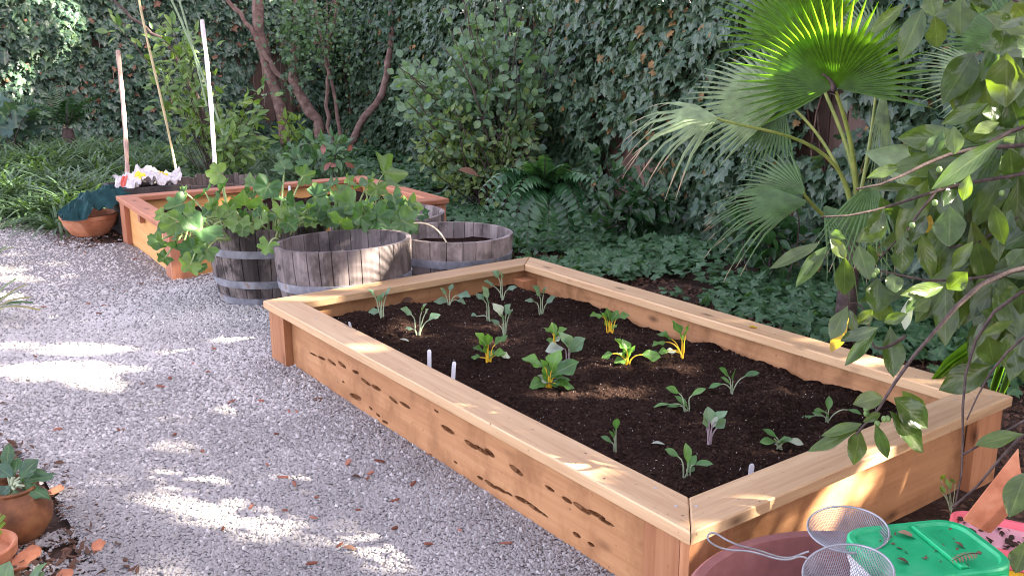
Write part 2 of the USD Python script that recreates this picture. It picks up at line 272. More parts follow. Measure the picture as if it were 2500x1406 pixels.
m_terra = speck('terracotta', [(.3, (.30, .10, .045)), (.5, (.44, .17, .085)), (.7, (.52, .26, .15))], 9., .8, .3, bump=.15)
m_terra_old = speck('mossy_terracotta', [(.28, (.05, .022, .011)), (.45, (.13, .05, .02)), (.6, (.22, .09, .035)), (.75, (.20, .13, .045))], 11., .7, .35, bump=.2)
m_tub = speck('brick_red_plastic', [(.3, (.15, .05, .045)), (.5, (.21, .075, .065)), (.7, (.27, .11, .10))], 7., .6, .4, bump=.1)
m_green = speck('green_plastic', [(.3, (.0, .23, .075)), (.5, (.003, .31, .11)), (.62, (.02, .34, .135)), (.75, (.10, .35, .19))], 9., .42, .5, bump=.05)
m_white = speck('white_plastic', [(.3, (.72, .72, .73)), (.7, (.84, .84, .84))], 3., .35, .5, bump=.03)
m_pink = speck('faded_pink_plastic', [(.3, (.62, .26, .29)), (.55, (.72, .36, .38)), (.75, (.76, .52, .52))], 6., .5, .4, bump=.05)
m_hot = speck('red_pink_plastic', [(.3, (.68, .10, .13)), (.7, (.75, .17, .19))], 5., .45, .4, bump=.05)
m_yellow = speck('yellow_plastic', [(.3, (.75, .42, .02)), (.7, (.85, .55, .05))], 5., .45, .4, bump=.05)
m_wire = speck('dull_steel_wire', [(.3, (.20, .20, .215)), (.7, (.36, .36, .38))], 20., .45, .5, metallic=.6, bump=.05)
m_label = speck('white_label', [(.3, (.76, .76, .78)), (.7, (.86, .86, .88))], 20., .4, .4, bump=.03)
m_screw = speck('screw_steel', [(.3, (.3, .3, .32)), (.7, (.5, .5, .52))], 20., .35, .5, metallic=.8)
m_bag = speck('white_sack', [(.3, (.46, .42, .42)), (.55, (.60, .57, .57)), (.72, (.34, .26, .21))], 18., .4, .5, bump=.1)
m_bagy = speck('yellow_print', [(.3, (.70, .50, .02)), (.7, (.82, .64, .04))], 12., .4, .5)
m_bagr = speck('red_print', [(.3, (.45, .05, .03)), (.7, (.55, .10, .06))], 12., .4, .5)
m_planter = speck('dark_trough', [(.3, (.03, .025, .025)), (.7, (.07, .06, .055))], 12., .7, .3)
m_cloth = speck('dark_green_cloth', [(.3, (.004, .022, .024)), (.55, (.008, .042, .044)), (.75, (.02, .07, .07))], 10., .75, .2, bump=.5, bscale=240.)
m_stake = wood('pale_stake', [(.25, (.17, .10, .075)), (.5, (.32, .215, .17)), (.75, (.46, .34, .28))], 2, grain=50, knots=False)
m_stakew = wood('whitewashed_stake', [(.25, (.36, .31, .32)), (.5, (.60, .54, .56)), (.75, (.74, .69, .71))], 2, grain=50, knots=False)
m_cane = speck('bamboo_cane', [(.3, (.30, .24, .11)), (.7, (.46, .39, .21))], 14., .5, .4)
m_canegreen = speck('green_cane', [(.3, (.13, .20, .10)), (.7, (.22, .30, .16))], 14., .5, .4)
m_bark = speck('smooth_bark', [(.3, (.085, .05, .04)), (.5, (.16, .10, .08)), (.7, (.24, .165, .135))], 14., .85, .2, bump=.5, bdist=.01)
m_twig = speck('grey_brown_twig', [(.3, (.03, .02, .018)), (.55, (.07, .048, .042)), (.8, (.13, .095, .08))], 40., .8, .25)
m_fence = wood('fence_board', [(.25, (.07, .042, .034)), (.5, (.13, .08, .062)), (.75, (.19, .12, .095))], 2, grain=50, tone=.25)
m_chip = speck('bark_chip', [(0, (.10, .035, .02)), (.5, (.22, .08, .05)), (1, (.34, .15, .10))], 30., .85, .2, island=True)
m_litter = speck('dead_leaf', [(0, (.035, .018, .012)), (.4, (.10, .05, .03)), (.75, (.19, .10, .06)), (1, (.34, .23, .15))], 20., .8, .3, island=True)
m_straw = speck('dry_strand', [(.3, (.40, .32, .20)), (.7, (.58, .50, .36))], 20., .7, .3)
G = lambda *cs: [(i/(len(cs)-1), c) for i, c in enumerate(cs)]
m_ivy = leafmat('ivy_leaf', G((.023, .055, .039), (.039, .086, .055), (.058, .120, .065), (.098, .169, .078), (.044, .094, .068), (.072, .130, .075)), rough=.36, trans=.2, rib=.25, spec=.5)
m_ivyd = leafmat('ivy_dead_leaf', G((.16, .07, .04), (.26, .13, .08), (.30, .18, .06)), rough=.7, trans=.2, rib=.1)
m_gcov = leafmat('ground_ivy_leaf', G((.050, .125, .056), (.081, .175, .069), (.125, .231, .088), (.062, .144, .081)), rough=.42, trans=.25, rib=.2)
m_turf = leafmat('lily_turf_blade', G((.05, .105, .05), (.075, .14, .065), (.12, .19, .09), (.32, .27, .13), (.06, .12, .065), (.18, .24, .11), (.30, .24, .12)), rough=.34, trans=.3, rib=.05)
m_shrub = leafmat('round_shrub_leaf', G((.098, .176, .111), (.130, .215, .130), (.111, .195, .085), (.156, .247, .117), (.130, .221, .150)), rough=.4, trans=.35, rib=.2)
m_citrus = leafmat('glossy_bush_leaf', G((.07, .145, .04), (.105, .195, .05), (.17, .26, .065), (.085, .16, .05)), rough=.35, trans=.35, rib=.2)
m_fern = leafmat('holly_fern_leaf', G((.028, .091, .036), (.042, .119, .045), (.059, .147, .056)), rough=.28, trans=.2, rib=.1)
m_mahonia = leafmat('dark_holly_leaf', G((.017, .056, .020), (.028, .081, .025), (.042, .105, .031)), rough=.25, trans=.2, rib=.15)
m_palmb = leafmat('bright_palm_blade', G((.085, .19, .02), (.105, .22, .024), (.095, .205, .022)), rough=.38, trans=.52, rib=.2, tcol=(1.35, 1.4, .4))
m_palm = leafmat('palm_blade', G((.085, .17, .05), (.11, .20, .065), (.10, .185, .06)), rough=.42, trans=.35, rib=.2)
m_palmg = leafmat('pale_palm_blade', G((.184, .276, .127), (.230, .322, .149), (.253, .333, .172)), rough=.42, trans=.3, rib=.15)
m_palmd = leafmat('dried_palm_tip', G((.42, .30, .18), (.52, .42, .28), (.34, .22, .12)), rough=.6, trans=.25, rib=.05)
m_petiole = speck('palm_stalk', [(.3, (.15, .20, .04)), (.6, (.24, .27, .06)), (.8, (.30, .24, .07))], 16., .45, .4)
m_mag = leafmat('glossy_tree_leaf', G((.042, .082, .021), (.064, .11, .026), (.095, .145, .032), (.048, .088, .028), (.13, .175, .04)), rough=.24, trans=.36, rib=.16, spec=.6, veins=2.2, tcol=(1.6, 1.7, .35))
m_magy = leafmat('yellow_tree_leaf', G((.55, .36, .02), (.60, .42, .03)), rough=.35, trans=.45, rib=.2, tcol=(1.3, 1.2, .5))
m_fruit = speck('green_fruit', [(.3, (.10, .17, .05)), (.7, (.16, .24, .07))], 30., .4, .4)
m_squash = leafmat('squash_leaf', G((.045, .115, .04), (.08, .17, .055), (.14, .25, .07), (.07, .145, .075), (.20, .31, .09), (.06, .13, .045)), rough=.5, trans=.4, rib=.3, bumpy=60., tcol=(1.6, 1.7, .45))
m_sqstem = speck('squash_stalk', [(.3, (.20, .28, .10)), (.7, (.34, .42, .18))], 16., .5, .3)
m_brass = leafmat('blue_green_leaf', G((.11, .20, .12), (.145, .25, .145), (.13, .225, .115), (.19, .29, .18)), rough=.4, trans=.3, rib=.35)
m_bstem = speck('pale_green_stem', [(.3, (.22, .28, .16)), (.7, (.36, .40, .26))], 20., .5, .3)
m_pstem = speck('purplish_stem', [(.3, (.20, .13, .16)), (.7, (.34, .28, .26))], 20., .5, .3)
m_chard = leafmat('chard_leaf', G((.069, .172, .034), (.098, .230, .040), (.138, .299, .052), (.081, .196, .052)), rough=.32, trans=.4, rib=.5, bumpy=140., tcol=(1.7, 1.7, .4))
m_cstem = speck('yellow_stalk', [(.3, (.60, .34, .015)), (.6, (.68, .46, .03)), (.8, (.62, .22, .015))], 12., .4, .4, bump=.05)
m_spin = leafmat('small_green_leaf', G((.063, .172, .046), (.086, .207, .052), (.127, .265, .069)), rough=.4, trans=.35, rib=.3)
m_pale = leafmat('pale_leaf_underside', G((.38, .44, .33), (.46, .50, .40)), rough=.5, trans=.3, rib=.1)
m_comf = leafmat('broad_pot_leaf', G((.05, .11, .07), (.07, .14, .09), (.06, .13, .05)), rough=.5, trans=.3, rib=.3, bumpy=90.)
m_red = leafmat('reddish_leaf', G((.30, .10, .09), (.36, .16, .12)), rough=.5, trans=.3, rib=.2)
m_fore = leafmat('tall_tree_leaf', G((.035, .085, .025), (.05, .11, .03), (.07, .14, .035)), rough=.35, trans=.25, rib=.2)

# ================================================================ SETTING
def blob(xy, c, r): return np.exp(-((xy[..., 0]-c[0])**2+(xy[..., 1]-c[1])**2)/r**2)
def sheet(xs, ys, fz):
    X, Y = np.meshgrid(xs, ys, indexing='ij'); return np.c_[X.ravel(), Y.ravel(), fz(X, Y).ravel()], grid_faces(len(xs), len(ys))
axs = lambda a, b, h, far: np.unique(np.r_[-far, -far*.4, -far*.15, np.arange(a, b, h), far*.15, far*.4, far])
def gz(X, Y):
    p = np.stack([X, Y, 0*X], -1)
    return ground_z(X, Y) - .006 + .03*(meshkit.fbm(p*2.1, 3)-.5)*np.clip((X-1.75)/.4, 0, 1) + .014*(meshkit.fbm(p*9., 3, 5)-.5)
single('ground', sheet(axs(-4, 9, .09, 90), axs(-4, 16, .09, 90), lambda X, Y: gz(X, Y)-.008), m_ground, 'dark leaf mould earth under the whole garden', 'ground', kind='structure', smooth=True)
PATH = np.array([(-1.05, -3), (-1.05, .6), (-1.13, 1.2), (-1.12, 1.5), (-1.12, 1.95), (-1.22, 2.3), (-1.24, 2.65), (-1.2, 3.0), (-1.2, 3.8), (-1.45, 4.6), (-1.6, 6.), (-1.7, 8), (-2, 9.6), (-1.2, 9.6), (-.42, 8.6), (-.12, 7.4), (.02, 6.85), (.12, 6.4), (.3, 6.3), (.5, 4.9), (.8, 4.4), (.95, 3.4), (.6, 2.5), (.1, 2.0), (.1, 0), (.1, -3)])
from shapely.geometry import Polygon, Point
from shapely import contains_xy
path_poly = Polygon(PATH).buffer(.08).buffer(-.08)
edge = np.array(path_poly.segmentize(.05).exterior.coords)
edge += (meshkit.fbm(np.c_[edge*5, 0*edge[:, 0]], 3)[:, None]-.5)*.10
path_poly2 = Polygon(edge).buffer(0)
tv, tf = trimesh.creation.triangulate_polygon(path_poly2, engine='earcut')
xs, ys = np.arange(-2.2, 1.1, .022), np.r_[np.arange(-3, .4, .1), np.arange(.4, 9.8, .022)]
def pz(X, Y):
    p = np.stack([X, Y, 0*X], -1); return ground_z(X, Y)+.004+.012*(meshkit.fbm(p*1.7, 3, 9)-.5)
pv, pf = sheet(xs, ys, pz)
cen = pv[pf].mean(1); keep = contains_xy(path_poly2, cen[:, 0], cen[:, 1])
single('gravel_path', (pv, pf[keep]), m_path, 'grey gravel path running past the raised beds', 'path', kind='structure', smooth=True)

# loose stones of the gravel
def stones(P, r, sub=False, squash=.65):
    base = trimesh.creation.icosahedron() if sub else trimesh.creation.icosphere(0)
    base = base if sub else trimesh.Trimesh([(1, 0, 0), (-1, 0, 0), (0, 1, 0), (0, -1, 0), (0, 0, 1), (0, 0, -1)], [(0, 2, 4), (2, 1, 4), (1, 3, 4), (3, 0, 4), (2, 0, 5), (1, 2, 5), (3, 1, 5), (0, 3, 5)], process=False)
    bv, bf = np.array(base.vertices), np.array(base.faces); n = len(P)
    a = RNG.uniform(0, 6.28, n); sx = RNG.uniform(.75, 1.35, n); jit = 1+RNG.uniform(-.3, .3, (n, len(bv), 1))
    v = bv[None]*jit*r[:, None, None]*np.stack([sx, 1/sx, np.full(n, squash)*RNG.uniform(.8, 1.3, n)], -1)[:, None]
    tl = RNG.uniform(-.5, .5, n)[:, None]; v[..., 2] += v[..., 0]*tl
    ca, sa = np.cos(a)[:, None], np.sin(a)[:, None]
    v = np.stack([v[..., 0]*ca-v[..., 1]*sa, v[..., 0]*sa+v[..., 1]*ca, v[..., 2]], -1)+P[:, None]
    return v.reshape(-1, 3), (bf[None]+np.arange(n)[:, None, None]*len(bv)).reshape(-1, 3)
def inframe(P, m=60):
    q = np.asarray(P)-CAM; d = q @ CF; u = 1250+FPX*(q @ CR)/d; v = 703-FPX*(q @ CU)/d
    return (d > .2) & (u > -m) & (u < 2500+m) & (v > -m) & (v < 1406+m)
n = 520000
xy = np.c_[RNG.uniform(-1.75, .7, n), RNG.uniform(-.6, 8.5, n)]
dd = np.hypot(xy[:, 0]+1.61, xy[:, 1]+1.45)
pr = np.clip(1.1-np.clip(dd-2.5, 0, 9)*.24, .06, 1)*.95
ed_d = meshkit.fbm(np.c_[xy*6, 0*xy[:, :1]], 3)
inside = contains_xy(path_poly2.buffer(-.02), xy[:, 0], xy[:, 1]) | (contains_xy(path_poly2.buffer(.16), xy[:, 0], xy[:, 1]) & (ed_d > .55)) | (contains_xy(path_poly2.buffer(.42), xy[:, 0], xy[:, 1]) & (xy[:, 0] < -.9) & (ed_d > .50) & (RNG.random(n) < .55))
ok = inside & (RNG.random(n) < pr) & inframe(np.c_[xy, 0*xy[:, 0]], 80); xy, dd = xy[ok], dd[ok]
far = np.clip((dd-2.6)/4, 0, 1)
r = RNG.lognormal(-5.46, .32, len(xy))*(1+.35*far); r = np.clip(r, .003, .012)
P = np.c_[xy, pz(xy[:, 0], xy[:, 1])+r*.25]
near = dd < 4.3+RNG.normal(size=len(dd))*.7; r = r*np.where(near, 1.08, 1.25)
GR = thing('gravel', 'loose grey gravel stones covering the garden path', 'gravel', (0, 0, 0), kind='stuff')
part(GR, 'stone', stones(P[near], r[near], False), m_pebble, kind='stuff')
part(GR, 'far_stone', stones(P[~near], r[~near], False), m_pebble, kind='stuff')

# ================================================================ RAISED BEDS
def gouge(cx, cy, cz, ry, rz, rx, tilt=0.):
    m = m3.Manifold.sphere(1., 20).scale((rx, ry, rz)).rotate((math.degrees(tilt), 0, 0)).translate((cx, cy, cz)); return m
def raised_bed(name, label, L, W, zt, place, mats, holes=(), bracket=False, cw=.14, zb=-.12):
    """place: local -> world.  Local origin at the outer near-left cap corner, x across, y along"""
    T = thing(name, label, 'raised bed', place(A(0, 0, 0)[None])[0]*[1, 1, 0]); t = .038; g = .0012
    cy_, cx_, sy_, sx_, pz_ = mats
    O = [(0, 0), (W, 0), (W, L), (0, L)]; I = [(cw, cw), (W-cw, cw), (W-cw, L-cw), (cw, L-cw)]
    for k, m in ((0, cx_), (1, cy_), (2, cx_), (3, cy_)):
        a, b = (k, (k+1) % 4); poly = inset([O[a], O[b], I[b], I[a]], g)
        part(T, 'cap_board', xf(bevel_prism(poly, zt-t, zt, .004), place), m)
    i0 = .058; zs = zt-t-.002
    def board(x0, y0, x1, y1, m, cut=None, lbl=None):
        if cut:
            b = m3.Manifold.cube((x1-x0, y1-y0, zs-zb)).translate((x0, y0, zb))
            for c in cut: b = b-c
            return part(T, 'side_board', xf(meshkit.arrays(b)[:2], place), m, label=lbl)
        return part(T, 'side_board', xf(bevel_prism(rect(x0, y0, x1, y1), zb, zs, .002), place), m, label=lbl)
    board(i0, i0+t, i0+t, L-i0-t, sy_, holes, 'long board with a row of dark oval worm holes' if holes else None)
    board(W-i0-t, i0+t, W-i0, L-i0-t, sy_)
    board(i0, i0, W-i0, i0+t-.002, sx_); board(i0, L-i0-t+.002, W-i0, L-i0, sx_)
    o = i0-t; w2 = .125
    for sx in (0, 1):
        for sy in (0, 1):
            fx = (lambda x: x) if sx == 0 else (lambda x: W-x)
            fy = (lambda y: y) if sy == 0 else (lambda y: L-y)
            def rc(x0, y0, x1, y1):
                xa, xb = sorted((fx(x0), fx(x1))); ya, yb = sorted((fy(y0), fy(y1))); return rect(xa, ya, xb, yb)
            part(T, 'corner_trim', xf(bevel_prism(rc(o, i0-.004, i0-.002, i0+w2), zb, zs-.001, .003), place), pz_)
            part(T, 'corner_trim', xf(bevel_prism(rc(o, o, i0+w2, i0-.006), zb, zs-.0015, .003), place), pz_)
            part(T, 'inner_post', xf(bevel_prism(rc(i0+t+.002, i0+t+.002, i0+t+.095, i0+t+.095), zb, zs-.035, .004), place), pz_)
    return T
def local_id(v): return np.asarray(v, float)
L1, W1, ZT = 2.717, 1.573, .30
# worm holes of the near bed's long board (y along the board, z up), read off the photograph
HP = [(765, 865, .030, .006), (785, 874, .03, .008), (810, 884, .03, .010), (835, 890, .028, .012), (868, 908, .022, .010), (893, 932, .03, .011), (918, 946, .03, .012), (960, 976, .026, .010), (988, 988, .03, .010), (868, 968, .04, .016), (838, 932, .010, .005), (905, 996, .012, .007), (923, 1013, .014, .008),
      (1093, 1048, .032, .013), (1150, 1085, .03, .012), (1175, 1098, .032, .011), (1195, 1105, .022, .014), (1260, 1147, .028, .013), (1342, 1192, .018, .008), (1384, 1220, .018, .010), (1420, 1240, .03, .012), (1455, 1255, .03, .010), (1480, 1274, .025, .008), (1172, 1166, .014, .008),
      (1198, 1182, .026, .010), (1222, 1195, .026, .009), (1243, 1205, .014, .006), (1275, 1220, .03, .011), (1303, 1238, .03, .010), (1325, 1253, .02, .006), (1408, 1305, .014, .010), (1443, 1328, .012, .008), (1065, 1003, .012, .006), (1112, 1128, .010, .006), (940, 1030, .02, .008), (660, 1095, .02, .008)]
HOLES = []; HOLE_SPOTS = []
for u, v, ry, rz in HP:
    d = ray(u, v); q = CAM+d*(.058-CAM[0])/d[0]
    if q[2] > .262 or q[1] > L1-.2: continue
    ry, rz = ry*1.4, rz*.78; HOLES.append(gouge(.056, q[1], q[2], ry, rz, .022, RNG.uniform(-.12, .12))); HOLE_SPOTS.append((q, ry, rz))
BED1 = raised_bed('raised_bed', 'pale cedar raised bed full of seedlings in the foreground', L1, W1, ZT, local_id, (m_cap_y, m_cap_x, m_side_y, m_side_x, m_post), HOLES)
# dark worm-eaten lining set at the bottom of each hole
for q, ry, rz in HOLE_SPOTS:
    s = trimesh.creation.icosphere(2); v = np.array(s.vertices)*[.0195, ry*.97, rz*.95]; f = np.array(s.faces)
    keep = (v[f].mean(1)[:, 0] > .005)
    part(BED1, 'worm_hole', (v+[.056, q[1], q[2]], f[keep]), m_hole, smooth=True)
for u, v in [(1650, 1235), (1600, 1190), (700, 741), (770, 778), (1700, 1235), (2330, 975), (2420, 970), (1275, 640)]:
    c = at(u, v, ZT); part(BED1, 'screw', xf(bevel_prism([(math.cos(a)*.0045, math.sin(a)*.0045) for a in np.arange(8)*math.pi/4], ZT-.004, ZT+.0012, .0005), lambda V: V+[c[0], c[1], 0]), m_screw)
# far bed, turned a little
O2, AX = A(.193, 4.825, 0), -.058
def place2(v): return rotz(v, AX)+O2
W2, L2 = 2.12, 1.58
BED2 = raised_bed('raised_bed', 'reddish raised bed behind the wine barrels with orange side panels', L2, W2, ZT, place2, (m_red_y, m_red_x, m_ply_y, m_ply_x, m_red_z), zb=-.2)
part(BED2, 'cap_bracket', xf(bevel_prism(rect(.02, .86, .056, .93), ZT-.11, ZT-.04, .006), place2), m_red_z)

def soil(name, label, x0, y0, x1, y1, zc, place, seed, res=.0095, amp=.07, ncl=6000, npl=700):
    xs, ys = np.arange(x0, x1, res), np.arange(y0, y1, res); xs = np.r_[xs, x1]; ys = np.r_[ys, y1]
    def fz(X, Y):
        p = np.stack([X, Y, 0*X], -1)
        e = np.minimum(np.minimum(X-x0, x1-X), np.minimum(Y-y0, y1-Y))
        return zc+amp*(meshkit.fbm(p*3.2, 4, seed)-.5)*1.6+.03*(meshkit.fbm(p*22, 3, seed+3)-.5)+.012*(meshkit.fbm(p*41.3+3.3, 2, seed+5)-.5) - .018*np.exp(-e/.08)
    T = thing(name, label, 'soil', place(A((x0+x1)/2, (y0+y1)/2, zc)[None])[0], kind='stuff')
    m = sheet(xs, ys, fz); part(T, 'surface', xf(m, place), m_soil, smooth=True, kind='stuff')
    q = np.c_[RNG.uniform(x0+.02, x1-.02, ncl), RNG.uniform(y0+.02, y1-.02, ncl)]; rr = np.clip(RNG.lognormal(-5.9, .5, ncl), .0015, .011)
    part(T, 'crumb', xf(stones(np.c_[q, fz(q[:, 0], q[:, 1])+rr*.2], rr, False, .8), place), m_clod, kind='stuff')
    q = np.c_[RNG.uniform(x0+.02, x1-.02, npl), RNG.uniform(y0+.02, y1-.02, npl)]; rr = RNG.uniform(.0009, .0021, npl)
    part(T, 'perlite', xf(stones(np.c_[q, fz(q[:, 0], q[:, 1])+rr*.5], rr, False, .8), place), m_perl, kind='stuff')
    return fz
SOILZ = soil('garden_soil', 'dark crumbly potting soil filling the near raised bed', .098, .098, W1-.098, L1-.098, .185, local_id, 3, ncl=30000, npl=1300)
soil('garden_soil', 'dark soil filling the far reddish raised bed', .098, .098, W2-.098, L2-.098, .19, place2, 8, res=.03, ncl=1500, npl=150)

# ================================================================ BARRELS
def barrel(label, c, z_rim, R, h, mat, N=26, hoops=(.28, .62, .9), tilt=(0, 0), taper=.80, soil_h=.62, ragged=0., hole=None, hoopw=.045, soil_m=None, group=None):
    gz0 = float(ground_z(c[0], c[1])); z0 = z_rim-h; T = thing('half_barrel', label, 'half barrel', (c[0], c[1], z0))
    ax, ay = tilt
    def pose(v):
        v = np.asarray(v, float).copy(); cx, sx, cy, sy = math.cos(ax), math.sin(ax), math.cos(ay), math.sin(ay)
        x, y, zz = v[:, 0], v[:, 1], v[:, 2]-h
        y, zz = y*cx-zz*sx, y*sx+zz*cx; x, zz = x*cy+zz*sy, -x*sy+zz*cy
        return np.c_[x, y, zz+h]+[c[0], c[1], z0]
    rad = lambda s: R*(taper+(1-taper)*(1-(1-s)**1.9))       # s: 0 at the base, 1 at the rim (widest)
    th = .026; S = np.linspace(0, 1, 7)
    wd = RNG.uniform(.7, 1.3, N); an = np.r_[0, np.cumsum(wd/wd.sum())]*2*np.pi
    for k in range(N):
        gap = .0022/R; aa = np.linspace(an[k]+gap, an[k+1]-gap, 4); top = h-ragged*R_.random()
        dr = R_.uniform(-.0015, .0015); V = []
        for s in S:
            for t_ in (0, th):
                for a in aa:
                    e = -.0018 if a in (aa[0], aa[-1]) and t_ == 0 else 0
                    rr = rad(s)-t_+dr+e; V.append((rr*math.cos(a), rr*math.sin(a), s*top))
        V = np.array(V).reshape(len(S), 8, 3); f = []; ring = [0, 1, 2, 3, 7, 6, 5, 4]
        for i in range(len(S)-1):
            for q in range(8):
                a, b = ring[q], ring[(q+1) % 8]; f += [(i*8+a, i*8+b, i*8+8+b), (i*8+a, i*8+8+b, i*8+8+a)]
        o = (len(S)-1)*8
        for q in range(3): f += [(o+q, o+q+1, o+q+5), (o+q, o+q+5, o+q+4)]
        part(T, 'stave', (pose(V.reshape(-1, 3)), np.array(f)), mat)
    for hs in hoops:
        s0, s1 = hs-hoopw/2/h, hs+hoopw/2/h; q = np.linspace(s0, s1, 3)
        pr = [(rad(s)+.0045, s*h) for s in q]; pr = [(rad(s0)-.001, s0*h)]+pr+[(rad(s1)-.001, s1*h)]
        part(T, 'hoop', xf(lathe(pr, 64), pose), m_hoop, smooth=35)
    if hole is not None:
        a = hole; rr = rad(.8)+.004; pts = [(rr*math.cos(a+.035*math.cos(b)), rr*math.sin(a+.035*math.cos(b)), h*.80+.018*math.sin(b)) for b in np.arange(10)*.628]
        part(T, 'bung_hole', (pose(np.array(pts+[((rr-.004)*math.cos(a), (rr-.004)*math.sin(a), h*.8)])), np.array([(i, (i+1) % 10, 10) for i in range(10)])), m_planter)
    # soil inside
    n, mm = 9, 40; V = [(0, 0, h*soil_h)]
    for i in range(1, n+1):
        for j in range(mm):
            r_ = (rad(soil_h)-.022)*i/n; a = j*2*np.pi/mm; x, y = r_*math.cos(a), r_*math.sin(a)
            V.append((x, y, h*soil_h+.05*(float(meshkit.fbm(A(x*7+c[0]*9, y*7, 0), 3))-.5)))
    F = [(0, 1+j, 1+(j+1) % mm) for j in range(mm)]
    for i in range(n-1):
        for j in range(mm):
            a, b, cc, d = 1+i*mm+j, 1+i*mm+(j+1) % mm, 1+(i+1)*mm+j, 1+(i+1)*mm+(j+1) % mm; F += [(a, cc, d), (a, d, b)]
    part(T, 'soil', (pose(np.array(V)), np.array(F)), soil_m or m_soil, smooth=True)
    return T
barrel('grey half wine barrel standing empty against the near bed, leaning slightly', (.60, 3.075), .455, .362, .47, m_stave, hoops=(.22, .58), tilt=(-.05, -.012), hole=math.radians(178), soil_h=.35, taper=.82)
barrel('dark stained half barrel on the gravel with squash trailing over its side', (.56, 4.02), .43, .355, .48, m_staved, hoops=(.09, .315, .70), soil_h=.88, taper=.82)
barrel('half barrel behind the others, rim showing at the right of the squash', (1.36, 3.96), .40, .37, .46, m_stave2, hoops=(.3, .75), soil_h=.7)
barrel('low pale grey half barrel of soil beside the fern with a straw laid in it', (1.345, 3.15), .40, .345, .45, m_stave2, hoops=(.2, .72), soil_h=.80, tilt=(0, .02))
barrel('old splintery dark half barrel behind the far bed holding the white stake', (1.28, 6.92), .30, .39, .38, m_stave3, N=34, hoops=(.4,), ragged=.03, soil_h=.55)
single('dry_stalk', tube(spline([atd(1010, 545, 5.35), atd(1050, 550, 5.3), atd(1075, 570, 5.25), atd(1090, 592, 5.22)], 12), .0045, 5), m_straw, 'bent dry straw lying over the rim of the low pale barrel', 'dry stalk', smooth=True)

# ================================================================ SEEDLINGS IN THE NEAR BED
def chard_t(seed): return strip_leaf(oval(.36, .52), 8, 5, .25, .12, .35, seed)
def brass_t(seed): return strip_leaf(oval(.42, .52), 7, 5, .3, .10, .22, seed)
def spin_t(seed): return strip_leaf(oval(.26, .58), 6, 5, .3, .12, .08, seed)
def seedling(name, label, cat_, base, leaves, leafmat_, stemmat, tmpl, size=.05, group=None, stem_r=.0026):
    B = at(*base, .19)
    for _ in range(4): B = at(*base, float(SOILZ(B[0], B[1])))
    d = depth(B); ppm = FPX/d; T = thing(name, label, cat_, B, group); cu = unit(CU*[1, 1, 0]); back = unit(A(CF[0], CF[1], 0))
    for i, lf in enumerate(leaves):
        u, v = lf[0], lf[1]; sz = size*(lf[2] if len(lf) > 2 else 1); pale = len(lf) > 3 and lf[3]
        dx, dy = (u-base[0])/ppm, -(v-base[1])/ppm
        dz = max(.02, dy*.97); dep = R_.uniform(-.35, .35)*max(abs(dx), .03)
        C = B+CR*dx+A(0, 0, dz)+back*dep                     # centre of the blade
        hor = C-B; hor[2] = 0; hl = np.linalg.norm(hor); hd = hor/max(hl, 1e-6)
        steep = dz/max(1e-6, hl+dz)
        D = unit(hd*(1.05-steep)+A(0, 0, steep*1.2-.45+R_.uniform(-.15, .15)))
        S0 = C-D*sz*.5
        if S0[2] < B[2]+.012: S0[2] = B[2]+.012
        Nn = unit(A(0, 0, 1)*.8-back*.35-hd*.5*(1 if steep > .5 else -.2)+A(*RNG.normal(size=3))*.18)
        st = spline([B+A(*RNG.normal(size=3))*[.005, .005, 0]-A(0, 0, .008), B*.45+S0*.55+A(0, 0, .25*np.linalg.norm(S0[:2]-B[:2])), S0, S0+D*sz*.08], 7)
        lp = part(T, 'leaf', put(tmpl(i*1.7+B[0]*9), S0, D, Nn, A(sz*R_.uniform(.85, 1.15), sz, sz)[None]), m_pale if pale else leafmat_, smooth=True)
        part(lp, 'stalk', tube(st, np.linspace(stem_r*1.3, stem_r*.8, len(st)), 5), stemmat, smooth=True)
z1 = lambda b: (600+b[0]/3.125, 580+b[1]/3.125)+tuple(b[2:]); z2 = lambda b: (1200+b[0]/3.125, 560+b[1]/3.125)+tuple(b[2:])
z3 = lambda b: (1000+b[0]/3.0838, 950+b[1]/3.0838)+tuple(b[2:]); z7 = lambda b: (1700+b[0]/2.779, 900+b[1]/2.779)+tuple(b[2:])
BR = 'blue green brassica seedlings'; CH = 'yellow stemmed chard seedlings'; SP = 'small green seedlings'
def mk(kind, label, zz, base, leaves, **k):
    if kind == 'b': seedling('brassica_seedling', label, 'seedling', zz(base)[:2], [zz(l) for l in leaves], m_brass, k.pop('stem', m_bstem), brass_t, k.pop('size', .051), BR)
    elif kind == 'c': seedling('chard_seedling', label, 'chard', zz(base)[:2], [zz(l) for l in leaves], m_chard, m_cstem, chard_t, k.pop('size', .053), CH, .0025)
    else: seedling('spinach_seedling', label, 'seedling', zz(base)[:2], [zz(l) for l in leaves], m_spin, m_spin if False else m_bstem, spin_t, k.pop('size', .055), SP, .0022)
mk('b', 'blue green seedling nearest the left inner corner of the near bed', z1, (1035, 605), [(980, 565, 1.15), (965, 410), (1050, 440), (1090, 405), (1020, 455, .7)])
mk('b', 'spreading brassica seedling with a pale lower leaf in the sunny soil near the left board', z1, (1318, 745), [(1235, 545, 1.2), (1365, 515, 1.1), (1440, 600, 1.2), (1250, 685, .7), (1385, 545, .6, 1)])
mk('b', 'drooping brassica seedling with arched stems close to the back board', z1, (1550, 515), [(1495, 490, 1.5), (1510, 405), (1665, 430, 1.4), (1645, 515, 1.), (1570, 375, .8)])
mk('b', 'tall leggy brassica seedling with a pale stem behind the cupped seedling', z1, (1865, 645), [(1790, 440, 1.1), (1830, 405, 1.3), (1735, 625, .8), (1845, 470, .8)])
